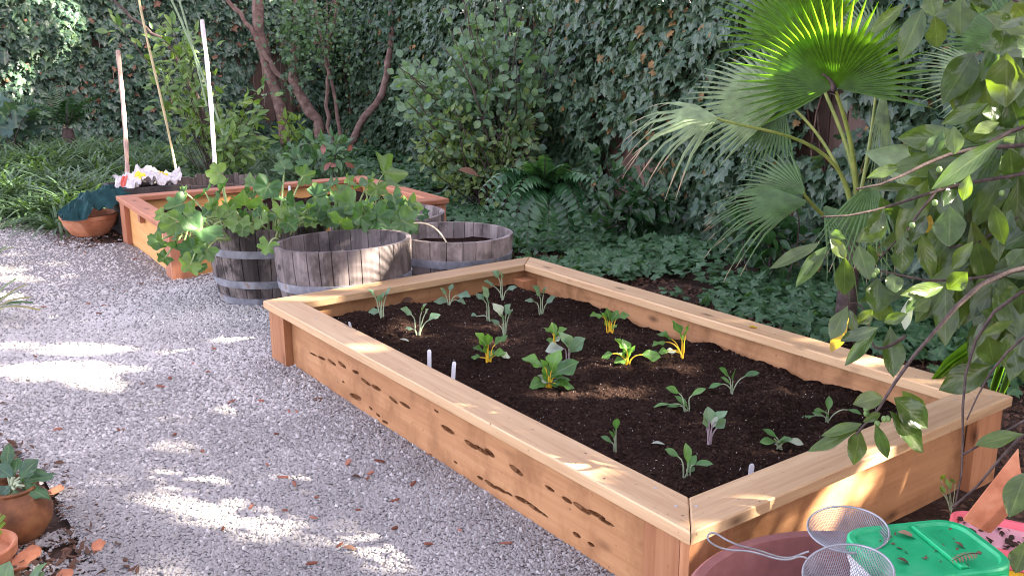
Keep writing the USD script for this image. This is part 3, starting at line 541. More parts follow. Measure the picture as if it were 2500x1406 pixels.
mk('b', 'brassica seedling with one large pale cupped leaf and a yellowing leaf', z1, (1975, 740), [(1925, 540, 1.5, 1), (1905, 640, 1.), (2000, 530, 1.1), (2020, 560, .8), (1960, 600, .9)])
mk('b', 'brassica seedling furthest back beside the inner corner post', z1, (1960, 465), [(1860, 335, 1.2), (1910, 270), (1950, 265), (2030, 380, 1.1)])
mk('b', 'brassica seedling near the right back board with four flat leaves', z1, (2258, 590), [(2220, 395, 1.4), (2280, 390, 1.1), (2170, 470, 1.2), (2325, 465, 1.2)])
mk('c', 'bushy chard with orange stems left of centre and one pale fallen leaf', z1, (1850, 950), [(1800, 760, 1.4), (1850, 755, 1.2), (1945, 770, 1.3), (1830, 840, 1.1), (1935, 880, 1.1), (1985, 945, .9, 1), (1755, 930, .8), (1870, 890, .9), (1780, 840, 1.), (1820, 800, 1.1)])
mk('c', 'small chard with three round leaves close beside the purple stemmed seedling', z2, (480, 880), [(435, 760, 1.), (470, 748, 1.), (525, 770, 1.2), (490, 800, .9), (500, 860, .8, 1), (450, 850, .7)])
mk('b', 'purple stemmed blue green seedling beside a small sunlit chard', z2, (590, 1000), [(560, 840, 1.6), (645, 870, 1.4), (592, 835, .9), (480, 900, 1.2, 1)], stem=m_pstem, size=.066)
mk('c', 'upright chard with bright yellow stem base by the right back board', z2, (905, 805), [(795, 635, 1.2), (865, 655, 1.1), (890, 640, 1.2), (940, 655, 1.2), (1010, 660, 1.2), (930, 740, .7), (880, 720, .7)])
mk('c', 'largest chard with broad dark leaves and amber stems near the front middle', z2, (440, 1210), [(320, 1000, 1.4), (480, 985, 1.4), (545, 1055, 2.), (410, 1045, 1.1), (360, 1160, 1.2), (555, 1210, 1.2), (415, 1212, 1.1, 1), (495, 1265, 1.), (430, 1100, 1.2), (540, 1130, 1.)], size=.068)
mk('c', 'chard with one long low leaf reaching right in a streak of sun', z2, (1040, 1030), [(880, 945, 1.), (985, 865, 1.3), (1022, 890, 1.3), (1062, 920, 1.1), (1220, 960, 1.6), (985, 1085, 1.1), (1000, 950, .8)])
mk('c', 'tall chard with yellow stems nearest the right long board', z2, (1460, 975), [(1265, 840, 1.2), (1320, 805, 1.3), (1410, 740, 1.6), (1475, 750, 1.1), (1370, 970, 1., 1), (1310, 925, .8), (1440, 800, 1.)])
mk('s', 'small seedling with two long leaves near the right board past the chard', z2, (1835, 1240), [(1715, 1208, 1.1), (1768, 1070, 1.1), (1835, 1090, 1.1), (1985, 1105, 1.3), (1790, 1150, .9)])
mk('s', 'small seedling with four splayed leaves in the bare dark soil middle right', z2, (1490, 1390), [(1375, 1195, 1.1), (1565, 1220, 1.1), (1390, 1335, .9), (1305, 1390, 1.2), (1455, 1315, 1.2)])
mk('s', 'thin single stemmed seedling with tiny round leaves near the front left board', z3, (1550, 470), [(1550, 235, .9), (1485, 375, .8), (1520, 325, .6), (1535, 300, .6)])
mk('b', 'silvery upright seedling with one yellow leaf in front right of the bed', z3, (2250, 415), [(2245, 175, 1.), (2325, 185, 1.2), (2225, 240, .8), (2335, 245, .9), (2285, 230, .8, 1)], stem=m_pstem)
mk('s', 'upright seedling nearest the front inner corner of the bed', z3, (2090, 660), [(1975, 465, .9), (2085, 470, 1.2), (2120, 545, 1.), (2200, 540, 1.1), (2120, 655, .7)])
mk('s', 'seedling with thin arching leaf by the magnolia like branch tip', z7, (890, 360), [(740, 340, 1.1), (830, 270, .9), (895, 230, 1.), (830, 310, .8), (1050, 265, 1.), (880, 315, .7)])
mk('s', 'curly pale seedling against the right hand cap board', z7, (560, 540), [(480, 480, 1.), (500, 430, 1.), (670, 490, 1.1, 1), (570, 470, .9), (580, 560, 1.2), (640, 595, .8), (545, 500, .8, 1)])
# plant labels
def plant_label(label, u, v0, v1, lean=0., depth_z=.19, w=.016, P=None):
    B = at(u, v1, depth_z) if P is None else P; d = depth(B); h = (v1-v0)/FPX*d*1.03+.03; sec = [(-w/2, 0), (w/2, 0), (w/2, h-.008), (w*.3, h-.001), (0, h), (-w*.3, h-.001), (-w/2, h-.008)]
    v, f = bevel_prism(sec, -.0009, .0009, .0004)
    X = unit(CR*[1, 1, 0]); Z = unit(A(lean, 0, 1)); Y = np.cross(Z, X)
    V = B-A(0, 0, .03)+X*v[:, :1]+Z*v[:, 1:2]+Y*v[:, 2:]
    single('plant_label', (V, f), m_label, label, 'plant label', 'white plant labels')
plant_label('white plant label left of a pair stuck in soil by the long left board', 1048, 852, 912, .02)
plant_label('white plant label right of a pair leaning by the long left board', 1104, 882, 932, .10)
plant_label('small slanted white label near the left corner of the near bed', 862, 782, 806, -.25, w=.012)
plant_label('white plant label poking up behind the front right cap board', 1831, 1130, 1168, .06)
plant_label('pale plant label in the far reddish bed behind the squash leaves', 738, 435, 468, 0., w=.02, P=place2(A(1.32, 1.3, .19)[None])[0])
# ================================================================ SQUASH
def squash_leaf(seed, lob=.42):
    r = lambda t: ((.72+.14*math.sin(seed*1.7))+max([L*math.exp(-((t-c)/.33)**2) for c, L in ((0, .42), (1.05, .36), (-1.05, .36), (2.05, .26), (-2.05, .26))])*(lob/.42)*(.65+.35*math.cos(seed*2.3))+.045*math.sin(13*t+seed)+.03*math.sin(29*t+2*seed))*(1 if abs(t) < 2.5 else max(.28, 1-(abs(t)-2.5)*1.5))
    return fan_leaf(r, np.linspace(-3.05, 3.05, 41), (0, .35, .7, 1.), .22, seed, .17)
def squash(label, base_pts, leaves, seed, nbig=22):
    rg = random.Random(seed); b0 = np.array(base_pts[0]); T = thing('squash_plant', label, 'squash plant', b0)
    for i, (u, v, d, s, face) in enumerate(leaves):
        C = atd(u, v, d); b = np.array(base_pts[i % len(base_pts)])+A(rg.uniform(-.08, .08), rg.uniform(-.08, .08), 0)
        view = -unit(C-CAM)
        N = unit(A(rg.uniform(-.9, .9), rg.uniform(-.9, .9), .55)+view*(face+.12))
        cen = b.copy(); kk = .62 if C[2] > b[2]-.03 else .25; b = A(b[0]+(C[0]-b[0])*kk, b[1]+(C[1]-b[1])*kk, b[2])
        out = C-cen; out[2] *= .3; D = unit(out+A(rg.uniform(-.1, .1), rg.uniform(-.1, .1), -.15)); D = unit(D-N*(D @ N))
        lp = part(T, 'leaf', put(squash_leaf(seed+i), C, D, N, A(s*(.95 if i < nbig else .8)*rg.uniform(.85, 1.15))), m_squash, smooth=True)
        mid = (b+C)/2+A(0, 0, .03 if C[2] > b[2]-.02 else .14)
        part(lp, 'stalk', tube(spline([b, mid, C-N*.002], 10), np.linspace(.0075, .0045, 10), 6), m_sqstem, smooth=True)
    return T
s1c = A(.52, 4.0, .395)
LV1 = [(620, 450, 5.7, .10, .2), (740, 430, 5.9, .09, .5), (655, 455, 5.6, .085, .2), (695, 410, 5.8, .07, .5), (545, 455, 5.6, .09, .1), (520, 500, 5.3, .12, .45), (490, 560, 5.1, .13, .9), (560, 520, 5.4, .08, .3),
       (470, 520, 5.3, .10, .7), (440, 500, 5.5, .08, .4), (425, 545, 5.3, .09, .7), (470, 610, 5.1, .105, .9), (410, 600, 5.2, .085, .7), (385, 590, 5.25, .07, .6), (465, 645, 5.05, .08, 1.), (505, 610, 5.1, .08, .8), (440, 570, 5.2, .08, .6),
       (600, 500, 5.5, .09, .3), (580, 545, 5.3, .085, .4), (690, 490, 5.7, .10, .3), (720, 500, 5.5, .10, .4), (660, 520, 5.5, .10, .4), (705, 545, 5.3, .09, .5), (745, 530, 5.3, .085, .5), (640, 540, 5.3, .08, .5), (500, 470, 5.6, .08, .3), (655, 600, 4.95, .10, .9), (610, 470, 5.7, .07, .3), (535, 425, 5.7, .075, .4), (400, 555, 5.35, .075, .6), (450, 470, 5.6, .07, .3), (770, 480, 5.7, .08, .3)]
for _ in range(34): LV1.append((R_.uniform(490, 770), R_.uniform(505, 568), R_.uniform(5.25, 5.8), R_.uniform(.055, .085), R_.uniform(.1, .6)))
for _ in range(8): LV1.append((R_.uniform(390, 500), R_.uniform(520, 650), R_.uniform(5.1, 5.3), R_.uniform(.055, .085), R_.uniform(.4, .9)))
squash('lobed leafy squash plant spilling over the left side of the dark barrel', [s1c, s1c+A(-.1, -.1, 0), s1c+A(.12, 0, 0)], LV1, 21)
s2c = A(1.2, 3.95, .37)
LV2 = [(810, 450, 5.9, .10, .5), (830, 470, 5.9, .085, .3), (890, 450, 6., .09, .5), (920, 460, 6.1, .10, .7), (905, 440, 6.05, .07, .3), (860, 500, 5.6, .11, .4), (800, 520, 5.5, .11, .4), (780, 505, 5.6, .09, .5), (880, 530, 5.3, .10, .4), (830, 545, 5.2, .09, .5), (920, 530, 5.4, .10, .4), (960, 480, 5.9, .11, .5), (1000, 500, 5.8, .09, .5),
       (940, 420, 6.2, .12, -.1), (1010, 530, 5.5, .075, .6), (1035, 525, 5.6, .06, .6), (985, 540, 5.4, .075, .6), (950, 510, 5.6, .085, .4), (850, 440, 6.1, .07, .3), (780, 470, 5.8, .07, .3), (815, 490, 5.7, .08, .3), (900, 495, 5.7, .08, .4)]
for _ in range(30): LV2.append((R_.uniform(770, 1020), R_.uniform(490, 560), R_.uniform(5.4, 5.9), R_.uniform(.055, .085), R_.uniform(.1, .6)))
squash('squash plant with pale veined leaves covering the half barrel behind', [s2c, s2c+A(-.25, .03, 0), s2c+A(.1, -.1, 0)], LV2, 77)

# ================================================================ BACK LEFT: PLANTER, SACK, CLOTH, BOWL, STAKES
pc = A(.62, 6.86); PL = thing('planter_trough', 'dark low planter trough behind the far bed with a sack on it', 'planter', (pc[0], pc[1], -.06))
for (x0, y0, x1, y1) in ((-.26, -.24, .24, -.215), (-.26, .215, .24, .24), (-.26, -.213, -.235, .213), (.215, -.213, .24, .213)):
    part(PL, 'panel', xf(bevel_prism(rect(x0, y0, x1, y1), -.06, .315, .003), lambda v: v+[pc[0], pc[1], 0]), m_planter)
part(PL, 'soil', xf(sheet(np.linspace(-.234, .214, 14), np.linspace(-.212, .212, 14), lambda X, Y: .26+.03*meshkit.fbm(np.stack([X, Y, 0*X], -1)*8, 3)), lambda v: v+[pc[0], pc[1], 0]), m_soil, smooth=True)
# crumpled sack
def crumple(nx, ny, sx, sy, c, seed, hz, amp):
    X, Y = np.meshgrid(np.linspace(-1, 1, nx), np.linspace(-1, 1, ny), indexing='ij'); p = np.stack([X, Y, 0*X], -1)
    rg_ = lambda k, o: 1-2*np.abs(meshkit.fbm(p*k+o, 2, seed)-.5)*2; n2 = meshkit.fbm(p*2.5+9, 3, seed+7)-.5; n3 = meshkit.fbm(p*2.5+31, 3, seed+9)-.5
    rr = np.clip(np.hypot(X, Y), 0, 1.3); Z = hz*(1-rr**2)*.8+amp*(rg_(1.5, 3)-.4)+amp*.55*(rg_(3.4, 17)-.5)+amp*.25*(rg_(8., 5)-.5)
    V = np.c_[(c[0]+sx*(X*(1-.18*Y*Y)+.35*n2)).ravel(), (c[1]+sy*(Y+.35*n3)).ravel(), (c[2]+np.maximum(Z, -.11)).ravel()]
    return V, grid_faces(nx, ny), p.reshape(-1, 3)
sv, sf, sp_ = crumple(60, 46, .27, .17, A(.66, 6.80, .37), 5, .07, .085)
SK = thing('crumpled_sack', 'crumpled white plastic sack with yellow and red print on the trough', 'sack', (.66, 6.80, .32))
part(SK, 'sheet', (sv, sf), m_bag, smooth=55)
fc = sp_[sf].mean(1)
def patch(nm, cond, m):
    f = sf[cond]
    if len(f): nn = unit(np.cross(sv[f[:, 1]]-sv[f[:, 0]], sv[f[:, 2]]-sv[f[:, 0]])); off = np.zeros_like(sv); np.add.at(off, f.ravel(), np.repeat(nn, 3, 0)); part(SK, nm, (sv+unit(off)*.003, f), m)
patch('yellow_print', ((fc[:, 0]+.32)/.16)**2+((fc[:, 1]+.1-.5*fc[:, 0])/.42)**2 < 1, m_bagy)
patch('yellow_print', ((fc[:, 0]-.42)/.14)**2+((fc[:, 1]+.35)/.3)**2 < 1, m_bagy)
patch('red_print', ((fc[:, 0]+.78)/.12)**2+((fc[:, 1]+.3)/.22)**2 < 1, m_bagr)
# bowl and cloth
bc = A(.155, 6.78); gzb = float(ground_z(*bc))
BW = thing('terracotta_bowl', 'wide shallow terracotta bowl on the ground left of the far bed', 'bowl', (bc[0], bc[1], gzb))
part(BW, 'bowl', xf(lathe([(.0, 0), (.10, 0), (.15, .025), (.20, .10), (.215, .15), (.225, .155), (.225, .185), (.205, .187), (.20, .15), (.14, .04), (0, .03)], 44), lambda v: v+[*bc, gzb]), m_terra, smooth=40)
cv, cf, _ = crumple(50, 40, .27, .23, A(.18, 6.70, gzb+.24), 15, .12, .07); cv[:, 2] += np.clip((cv[:, 0]-.15)*.32, -.08, .09)
cv[:, 2] = np.maximum(cv[:, 2], gzb+.185)
single('green_cloth', (cv, cf), m_cloth, 'dark green shade cloth heaped on the terracotta bowl', 'cloth', smooth=50)
def stake(name, label, pts, r, mat, sides=8, grp=None, wob=.004):
    p = spline(pts, 16); p[:, :2] += np.cumsum(RNG.normal(size=(16, 2))*wob*.4, 0)*np.linspace(0, 1, 16)[:, None]*.6
    single(name, tube(p, r*(1+.12*np.sin(np.arange(16)*1.9)), sides), mat, label, 'stake', grp, smooth=40)
d1 = depth(A(.5, 6.9, .3)); stake('wooden_stake', 'thick weathered wooden stake left, standing in the dark trough', [atd(312, 440, d1), atd(303, 280, d1), atd(289, 124, d1)], .019, m_stake)
d2 = depth(A(1.2, 6.85, .3)); stake('wooden_stake', 'long whitened stake standing in the old dark barrel', [atd(526, 440, d2), atd(512, 230, d2), atd(492, 50, d2)], .019, m_stakew)
d3 = depth(A(.8, 7.1, .3)); stake('bamboo_cane', 'tall thin tan bamboo cane leaning between the two stakes', [atd(432, 430, d3), atd(395, 250, d3), atd(360, 100, d3), atd(320, -120, d3)], .0105, m_cane)
d4 = depth(A(1.2, 8.0, .3)); stake('bamboo_cane', 'thin green bamboo cane behind the whitened stake', [atd(545, 330, d4), atd(490, 170, d4), atd(400, -40, d4)], .011, m_canegreen)
stake('bamboo_cane', 'steeper green bamboo cane crossing just left of the whitened stake', [atd(505, 260, d4+.1), atd(468, 110, d4+.1), atd(425, -40, d4+.1)], .010, m_canegreen)

# ================================================================ FENCE, IVY, GROUND COVER
FA, FB, FC_ = A(3.38, .3), A(5.6, 13.1), A(-2.6, 13.5)
def fence(label, p0, p1, n, h=2.0):
    T = thing('board_fence', label, 'fence', (*p0, 0.)); e = unit(p1-p0); nr = A(-e[1], e[0]); Ln = np.linalg.norm(p1-p0); w = Ln/n
    for i in range(n):
        a = p0+e*(i*w+.003); b = p0+e*((i+1)*w-.003); off = nr*(.009+.004*(i % 3)); q = [a-nr*.0+off*0, b, b+nr*.02, a+nr*.02]
        q = [p+nr*(.004*((i*7) % 3)) for p in q]
        zb = float(ground_z(*a))-.1; part(T, 'board', bevel_prism(q if crs(q[1]-q[0], q[2]-q[1]) > 0 else q[::-1], zb, h+.02*((i*5) % 3), .002), m_fence)
    for zz in (.4, 1.5): part(T, 'rail', bevel_prism([p0-nr*.06, p1-nr*.06, p1-nr*.012, p0-nr*.012] if crs(e, nr) > 0 else [p0, p1, p1, p0], zz, zz+.09, .003), m_fence)
fence('brown board fence behind the ivy on the right side', FA, FB, 88, 1.75)
fence('brown board fence behind the ivy across the far end', FB, FC_, 56, 2.2)
def ivy_t(seed, lob=1.):
    pts = [(0, 0), (.30, -.12), (.52, .10), (.36, .26), (.56, .52), (.26, .56), (0, 1.), (-.26, .56), (-.56, .52), (-.36, .26), (-.52, .10), (-.30, -.12)]
    V = np.array([(0, .32, 0)]+[(x_, y_, -.18*abs(x_)-.12*max(0, y_-.4)+.04*math.sin(seed+i)) for i, (x_, y_) in enumerate(pts)])
    n = len(pts); return V, np.array([(0, 1+i, 1+(i+1) % n) for i in range(n)]), np.c_[V[:, 0]*.5+.5, V[:, 1]]
IVT = [ivy_t(s) for s in (0, 2, 4)]
def ivy_wall(label, p0, p1, inward, n, zmin, zmax, gaps, seed, nparts=150, smin=.035, smax=.062, hs=0.):
    e = unit(p1-p0); Ln = np.linalg.norm(p1-p0)
    s = RNG.uniform(0, Ln, n); zz = RNG.uniform(zmin, zmax, n)
    q = np.c_[s*1.5, zz*1.9, 0*s+seed]
    thick = .10+.38*meshkit.fbm(q, 4, seed)+.20*(meshkit.fbm(q*3.5, 2, seed+2)-.5)
    dens = meshkit.fbm(np.c_[s*2.4, zz*2.4, 0*s+7], 3, seed+4)
    keep = RNG.random(n) < np.clip(.5+(dens-.38)*5, .28, 1)
    for gs, gz_, gr, gh in gaps: keep &= ~(((s-gs)/gr)**2+((zz-gz_)/gh)**2 < RNG.uniform(.5, 1.2, n))
    keep &= zz < zmax-hs*np.clip(9.5-s, 0, 9.5)
    s, zz, thick = s[keep], zz[keep], thick[keep]; k = len(s)
    dpt = thick*np.sqrt(RNG.uniform(.12, 1, k))
    inw = A(inward[0], inward[1], 0); P = np.c_[p0[0]+e[0]*s, p0[1]+e[1]*s, zz]+inw*dpt[:, None]
    D = unit(A(0, 0, -1)+rv(k, .45)+inw*.25); N = unit(inw*1.+A(0, 0, .75)+rv(k, .38)); S = RNG.uniform(smin, smax, k)*1.5*RNG.choice([.6, .85, 1., 1.15, 1.4], k)
    T = thing('ivy', label, 'ivy', (*p0, 0.))
    vis = inframe(P, 0) & (P[:, 2] > .2); front = np.where(vis, dpt-.05*np.linalg.norm(P-CAM, axis=1)*.1, -9); order = np.argsort(-front-(S*2)*(front > -5))
    own = order[:nparts]; rest = np.setdiff1d(np.arange(k), own)
    dead = RNG.random(len(rest)) < .03+.10*(meshkit.fbm(P[rest]*1.3, 2, 77) > .66)
    part(T, 'foliage', scatter(IVT, P[rest[~dead]], D[rest[~dead]], N[rest[~dead]], S[rest[~dead]]), m_ivy, kind='stuff')
    part(T, 'dead_foliage', scatter(IVT, P[rest[dead]], D[rest[dead]], N[rest[dead]], S[rest[dead]]*.9), m_ivyd, kind='stuff')
    for i in own: part(T, 'leaf', put(IVT[i % 3], P[i], D[i], N[i], S[i:i+1]), m_ivy)
    for i in range(26):
        s0 = R_.uniform(0, Ln); b = A(*(p0+e*s0), float(0)); pts = [b+inw*.06, b+inw*.08+A(e[0]*R_.uniform(-.3, .3), e[1]*R_.uniform(-.3, .3), .8), b+inw*.1+A(e[0]*R_.uniform(-.5, .5), e[1]*R_.uniform(-.5, .5), 1.8)]
        part(T, 'vine', tube(spline(pts, 10), np.linspace(.012, .005, 10), 5), m_bark, smooth=True)
    return T
def s_of(p, p0, p1): return float((np.asarray(p)[:2]-p0) @ unit(p1-p0))
gA = s_of(atd(1600, 450, 8.2), FA, FB); gB = s_of(atd(2190, 330, 6.2), FA, FB)
ivy_wall('dark ivy clothing the fence from the palm to the far corner', FA, FB, (-.985, .17), 64000, .0, 2.6, [(gA, .42, .42, .42), (gB, 1.0, .25, .3), (gB+.5, .3, .35, .3), (s_of(A(5.4, 12.2), FA, FB), .9, .35, .8)], 3, 300, hs=.055)
ivy_wall('ivy wall at the far left behind the grass clumps', FB, FC_, (-.05, -1.), 38000, .0, 2.5, [(1.2, .8, .5, .7)], 21, 300, .04, .075)
# ground cover between the beds and the fence
n = 90000; P = np.c_[RNG.uniform(1.3, 5.6, n), RNG.uniform(.2, 13, n), np.zeros(n)]
fx = 3.38+(P[:, 1]-.3)*.1734; dn = meshkit.fbm(P*1.6, 4, 31)
edge_x = np.where(P[:, 1] < 2.8, 2.2, np.where(P[:, 1] < 4.6, 2.1, 2.5))
bare = np.clip((P[:, 0]-edge_x)/.45, 0, 1)
far_ok = P[:, 1] > 4.4
keep = (P[:, 0] < fx) & ((P[:, 0] > edge_x) | ((P[:, 1] > 6.9) & (P[:, 0] > 1.9))) & (RNG.random(n) < np.clip(.15+(dn-.36)*4, .03, 1)*np.maximum(bare, (P[:, 1] > 6.9)*.9)) & inframe(P, 120)
P = P[keep]; k = len(P); P[:, 2] = ground_z(P[:, 0], P[:, 1])+.02+.15*meshkit.fbm(P*2.5, 3, 12)**1.5*RNG.uniform(.3, 1.2, k)
GC = scatter([ivy_t(1), ivy_t(3)], P, unit(rv(k)*[1, 1, .25]), unit(A(0, 0, 1)+rv(k, .33)-A(.3, .3, 0)), RNG.uniform(.035, .06, k)*1.35)
single('ground_ivy', GC, m_gcov, 'low ivy carpet covering the ground between beds and fence', 'ground cover', kind='stuff')
# leaf litter
def litter(n, fx, fy, cond=None):
    P = np.c_[fx(n), fy(n), np.zeros(n)]
    if cond is not None: P = P[cond(P)]
    P = P[inframe(P, 60)]; k = len(P); P[:, 2] = ground_z(P[:, 0], P[:, 1])+RNG.uniform(.004, .022, k)
    return scatter([strip_leaf(oval(.28, .5), 4, 3, .5, .2), strip_leaf(oval(.2, .45), 4, 3, -.6, -.3)], P, unit(rv(k)*[1, 1, .2]), unit(A(0, 0, 1)+rv(k, .45)), RNG.uniform(.012, .042, k))
U = lambda a, b: (lambda n: RNG.uniform(a, b, n))
LIT = cat([litter(9000, U(1.6, 2.6), U(-.5, 4.6)), litter(900, U(1.7, 4.0), U(.3, 5)), litter(5200, U(-1.75, -1.0), U(.6, 3.6), lambda P: P[:, 0] < np.interp(P[:, 1], [.6, 1.2, 1.9, 2.4, 2.7, 3, 3.6], [-1.1, -1.14, -1.12, -1.22, -1.22, -1.2, -1.2])+RNG.normal(size=len(P))*.06), litter(420, U(-.15, .5), U(6.2, 7.1)), litter(500, U(.3, 1.6), U(-.6, -.02)), litter(120, U(-1.2, -.3), U(7, 9))])
single('leaf_litter', LIT, m_litter, 'brown fallen leaves lying on the bare earth', 'leaf litter', kind='stuff')
# lily turf
def turf(n, spots, hgt, label):
    cs = []
    for _ in range(n):
        x, y = spots()
        k = R_.randint(40, 70); c = A(x, y, float(ground_z(x, y))); a = RNG.uniform(0, 6.28, k); lean = RNG.uniform(.25, 1.15, k)
        D = np.c_[np.cos(a)*np.sin(lean), np.sin(a)*np.sin(lean), np.cos(lean)]; N = np.c_[-np.cos(a)*np.cos(lean), -np.sin(a)*np.cos(lean), np.sin(lean)]
        S = RNG.uniform(.6, 1.15, k)*hgt; b = c+np.c_[np.cos(a), np.sin(a), 0*a]*.04
        cs.append(put(BL, b, D, N, np.c_[np.full(k, .0135), S, S]))
    return cat(cs)
def mkblade():
    v = np.linspace(0, 1, 6); V, Uv = [], []
    for t in v:
        for a in (-1, 0, 1): V.append((a*(.55 if t > .9 else 1-.45*t), t*(1-.18*t), .06*abs(a)*0-.62*t**2.2)); Uv.append((a*.5+.5, t))
    return np.array(V), grid_faces(6, 3)[:, ::-1], np.array(Uv)
BL = mkblade()
def pick_turf():
    while True:
        u, v = R_.uniform(-40, 430), R_.uniform(395, 545); p = at(u, v, 0)
        if v > 520+(u-20)*.2 and u < 200: continue
        if u > 190 and v > 510: continue
        if u > 280 and v > 400: continue
        if p[1] < 13: return p[0], p[1]
def pick_turf2():
    while True:
        p = (R_.uniform(.9, 3.4), R_.uniform(7.7, 11.5))
        q = A(*p, 0)
        if inframe(q[None])[0] and p[0] < 3.5-(p[1]-7.7)*.15: return p
BLD = cat([turf(95, pick_turf, .44, ''), turf(110, pick_turf2, .36, '')])
single('lily_turf', BLD, m_turf, 'arching strappy lily turf clumps at the end of the path', 'grass', kind='stuff')

# ================================================================ TREES, SHRUBS AND FERNS ALONG THE FENCE
m_small = leafmat('small_grey_leaf', G((.065, .130, .065), (.098, .176, .078), (.143, .221, .104), (.182, .247, .065)), rough=.45, trans=.3, rib=.1)
m_lime = leafmat('lime_leaf', G((.14, .24, .03), (.20, .30, .05)), rough=.45, trans=.4, rib=.2)
m_big = leafmat('broad_blue_leaf', G((.042, .090, .072), (.060, .120, .090), (.054, .108, .060)), rough=.35, trans=.25, rib=.25)
LOV = [strip_leaf(oval(.24, .5), 5, 3, .3, .15), strip_leaf(oval(.2, .45), 5, 3, .35, .25)]
LRD = [strip_leaf(oval(.42, .5, .75), 6, 5, .15, .1, .1), strip_leaf(oval(.40, .5, .75), 6, 5, .2, -.08, .1, 3)]
def limb(T, pts, r0, r1, mat, name='trunk', n=18, jit=.012):
    p = spline(pts, n); p[1:-1] += RNG.normal(size=(n-2, 3))*jit
    return part(T, name, tube(p, np.linspace(r0, r1, n)*(1+.10*np.sin(np.arange(n)*2.3)), 9), mat, smooth=True), p
def px(d, *uv): return [atd(u, v, d+(w[0] if w else 0)) for u, v, *w in uv]
def tree_thing(label, base, cat_='tree', name='small_tree', group=None): return thing(name, label, cat_, (base[0], base[1], 0.), group)
d = 13.2
p = px(d, (700, 352), (688, 290), (662, 185), (634, 95), (628, 0), (622, -120)); T = tree_thing('brown tree with the thickest trunk, forking high behind the far bed', p[0]); limb(T, p, .09, .075, m_bark)
limb(T, px(d-.1, (540, -10), (600, 55), (628, 100), (662, 160), (702, 196)), .03, .035, m_bark, 'limb')
p = px(d-.2, (785, 350), (768, 285), (742, 250), (722, 205), (719, 110), (724, 0), (724, -120)); T = tree_thing('tree with an ivy covered upright stem bent near its foot', p[0]); limb(T, p, .08, .05, m_bark)
Pi = np.array([p[3]+(p[6]-p[3])*t for t in RNG.uniform(0, .8, 420)])+rv(420, .09)
part(T, 'ivy_growth', scatter(IVT, Pi, unit(A(0, 0, -1)+rv(420, .5)), unit(-CF+rv(420, .6)), RNG.uniform(.06, .1, 420)), m_ivy, kind='stuff')
p = px(d-.4, (812, 350), (800, 300), (797, 170), (785, 90), (768, -20)); T = tree_thing('thin twin stemmed sapling with sparse grey leaves', p[0]); limb(T, p, .03, .018, m_bark)
q = px(d-.35, (838, 350), (828, 310), (815, 230), (803, 170), (800, 130), (812, 60), (818, 0)); limb(T, q, .03, .014, m_bark, 'stem')
k = 900; c = A(*[0, 0, 0]); uv = np.c_[RNG.normal(770, 62, k), RNG.normal(75, 62, k)]
Pl = np.array([atd(a, b, d-.5+RNG.normal()*.35) for a, b in uv]); part(T, 'crown', scatter(LRD, Pl, unit(rv(k)), unit(rv(k, .6)-CF*.6+A(0, 0, .6)), RNG.uniform(.04, .075, k)), m_small, kind='stuff')
for _ in range(12):
    a = A(*q[R_.randint(3, 6)]); e_ = Pl[R_.randint(0, k-1)]; part(T, 'twig', tube(spline([a, (a+e_)/2+A(0, 0, .05), e_], 8), np.linspace(.007, .003, 8), 5), m_bark, smooth=True)
p = px(d-.9, (858, 352), (868, 325), (892, 280), (925, 245), (942, 190), (950, 135), (956, 60), (962, -40)); T = tree_thing('bare leaning trunk curving up into the ivy at the corner', p[0]); limb(T, p, .05, .038, m_bark)
k = 260; t_ = RNG.uniform(.72, 1, k); pp = spline(p, 40); Pi = pp[(t_*39).astype(int)]+rv(k, .09); part(T, 'ivy_growth', scatter(IVT, Pi, unit(A(0, 0, -1)+rv(k, .5)), unit(-CF+rv(k, .6)), RNG.uniform(.06, .1, k)), m_ivy, kind='stuff')

def bush(name, label, base, tips, tmpl, leaf_m, size, per, nparts, spread=.10, along=.45, stem_r=.012, cat_='shrub', nb=(0, 0, .6), facing=.45, mat_stem=None, droop=.0, group=None):
    T = thing(name, label, cat_, (base[0], base[1], float(ground_z(base[0], base[1])))); Ps, Ds, Ns, Ss = [], [], [], []
    for tp in tips:
        mid = (base+tp)/2+A(*RNG.normal(size=3))*.08+A(0, 0, .08); c = spline([base+A(*RNG.normal(size=3))*[.05, .05, 0], mid, tp], 12)
        part(T, 'stem', tube(c, np.linspace(stem_r, stem_r*.3, 12), 5), mat_stem or m_twig, smooth=True)
        for _ in range(per):
            t = R_.uniform(along, 1.02); i = min(10, int(t*11)); tn = unit(c[i+1]-c[i]); o = unit(A(*RNG.normal(size=3)))
            b = c[i]+o*R_.uniform(0, spread); Ps.append(b); Ds.append(unit(o*.9+tn*.5+A(0, 0, -droop))); Ns.append(unit(A(*nb)-CF*facing+A(*RNG.normal(size=3))*.35)); Ss.append(size*R_.uniform(.65, 1.2))
    Ps, Ds, Ns, Ss = map(np.array, (Ps, Ds, Ns, Ss)); order = np.argsort(((Ps-CAM) @ CF)-Ss*6); own, rest = order[:nparts], order[nparts:]
    if len(rest): part(T, 'foliage', scatter(tmpl, Ps[rest], Ds[rest], Ns[rest], Ss[rest]), leaf_m, kind='stuff')
    for i in own: part(T, 'leaf', put(tmpl[i % len(tmpl)], Ps[i], Ds[i], Ns[i], Ss[i:i+1]), leaf_m, smooth=True)
    return T
def cloud(n, d, sd, *blobs):
    out = []
    for _ in range(n):
        u, v, ru, rv_ = blobs[R_.randrange(len(blobs))]; a, r_ = R_.uniform(0, 6.28), math.sqrt(R_.random()); out.append(atd(u+ru*r_*math.cos(a), v+rv_*r_*math.sin(a), d+R_.gauss(0, sd)))
    return out
ds = 8.9
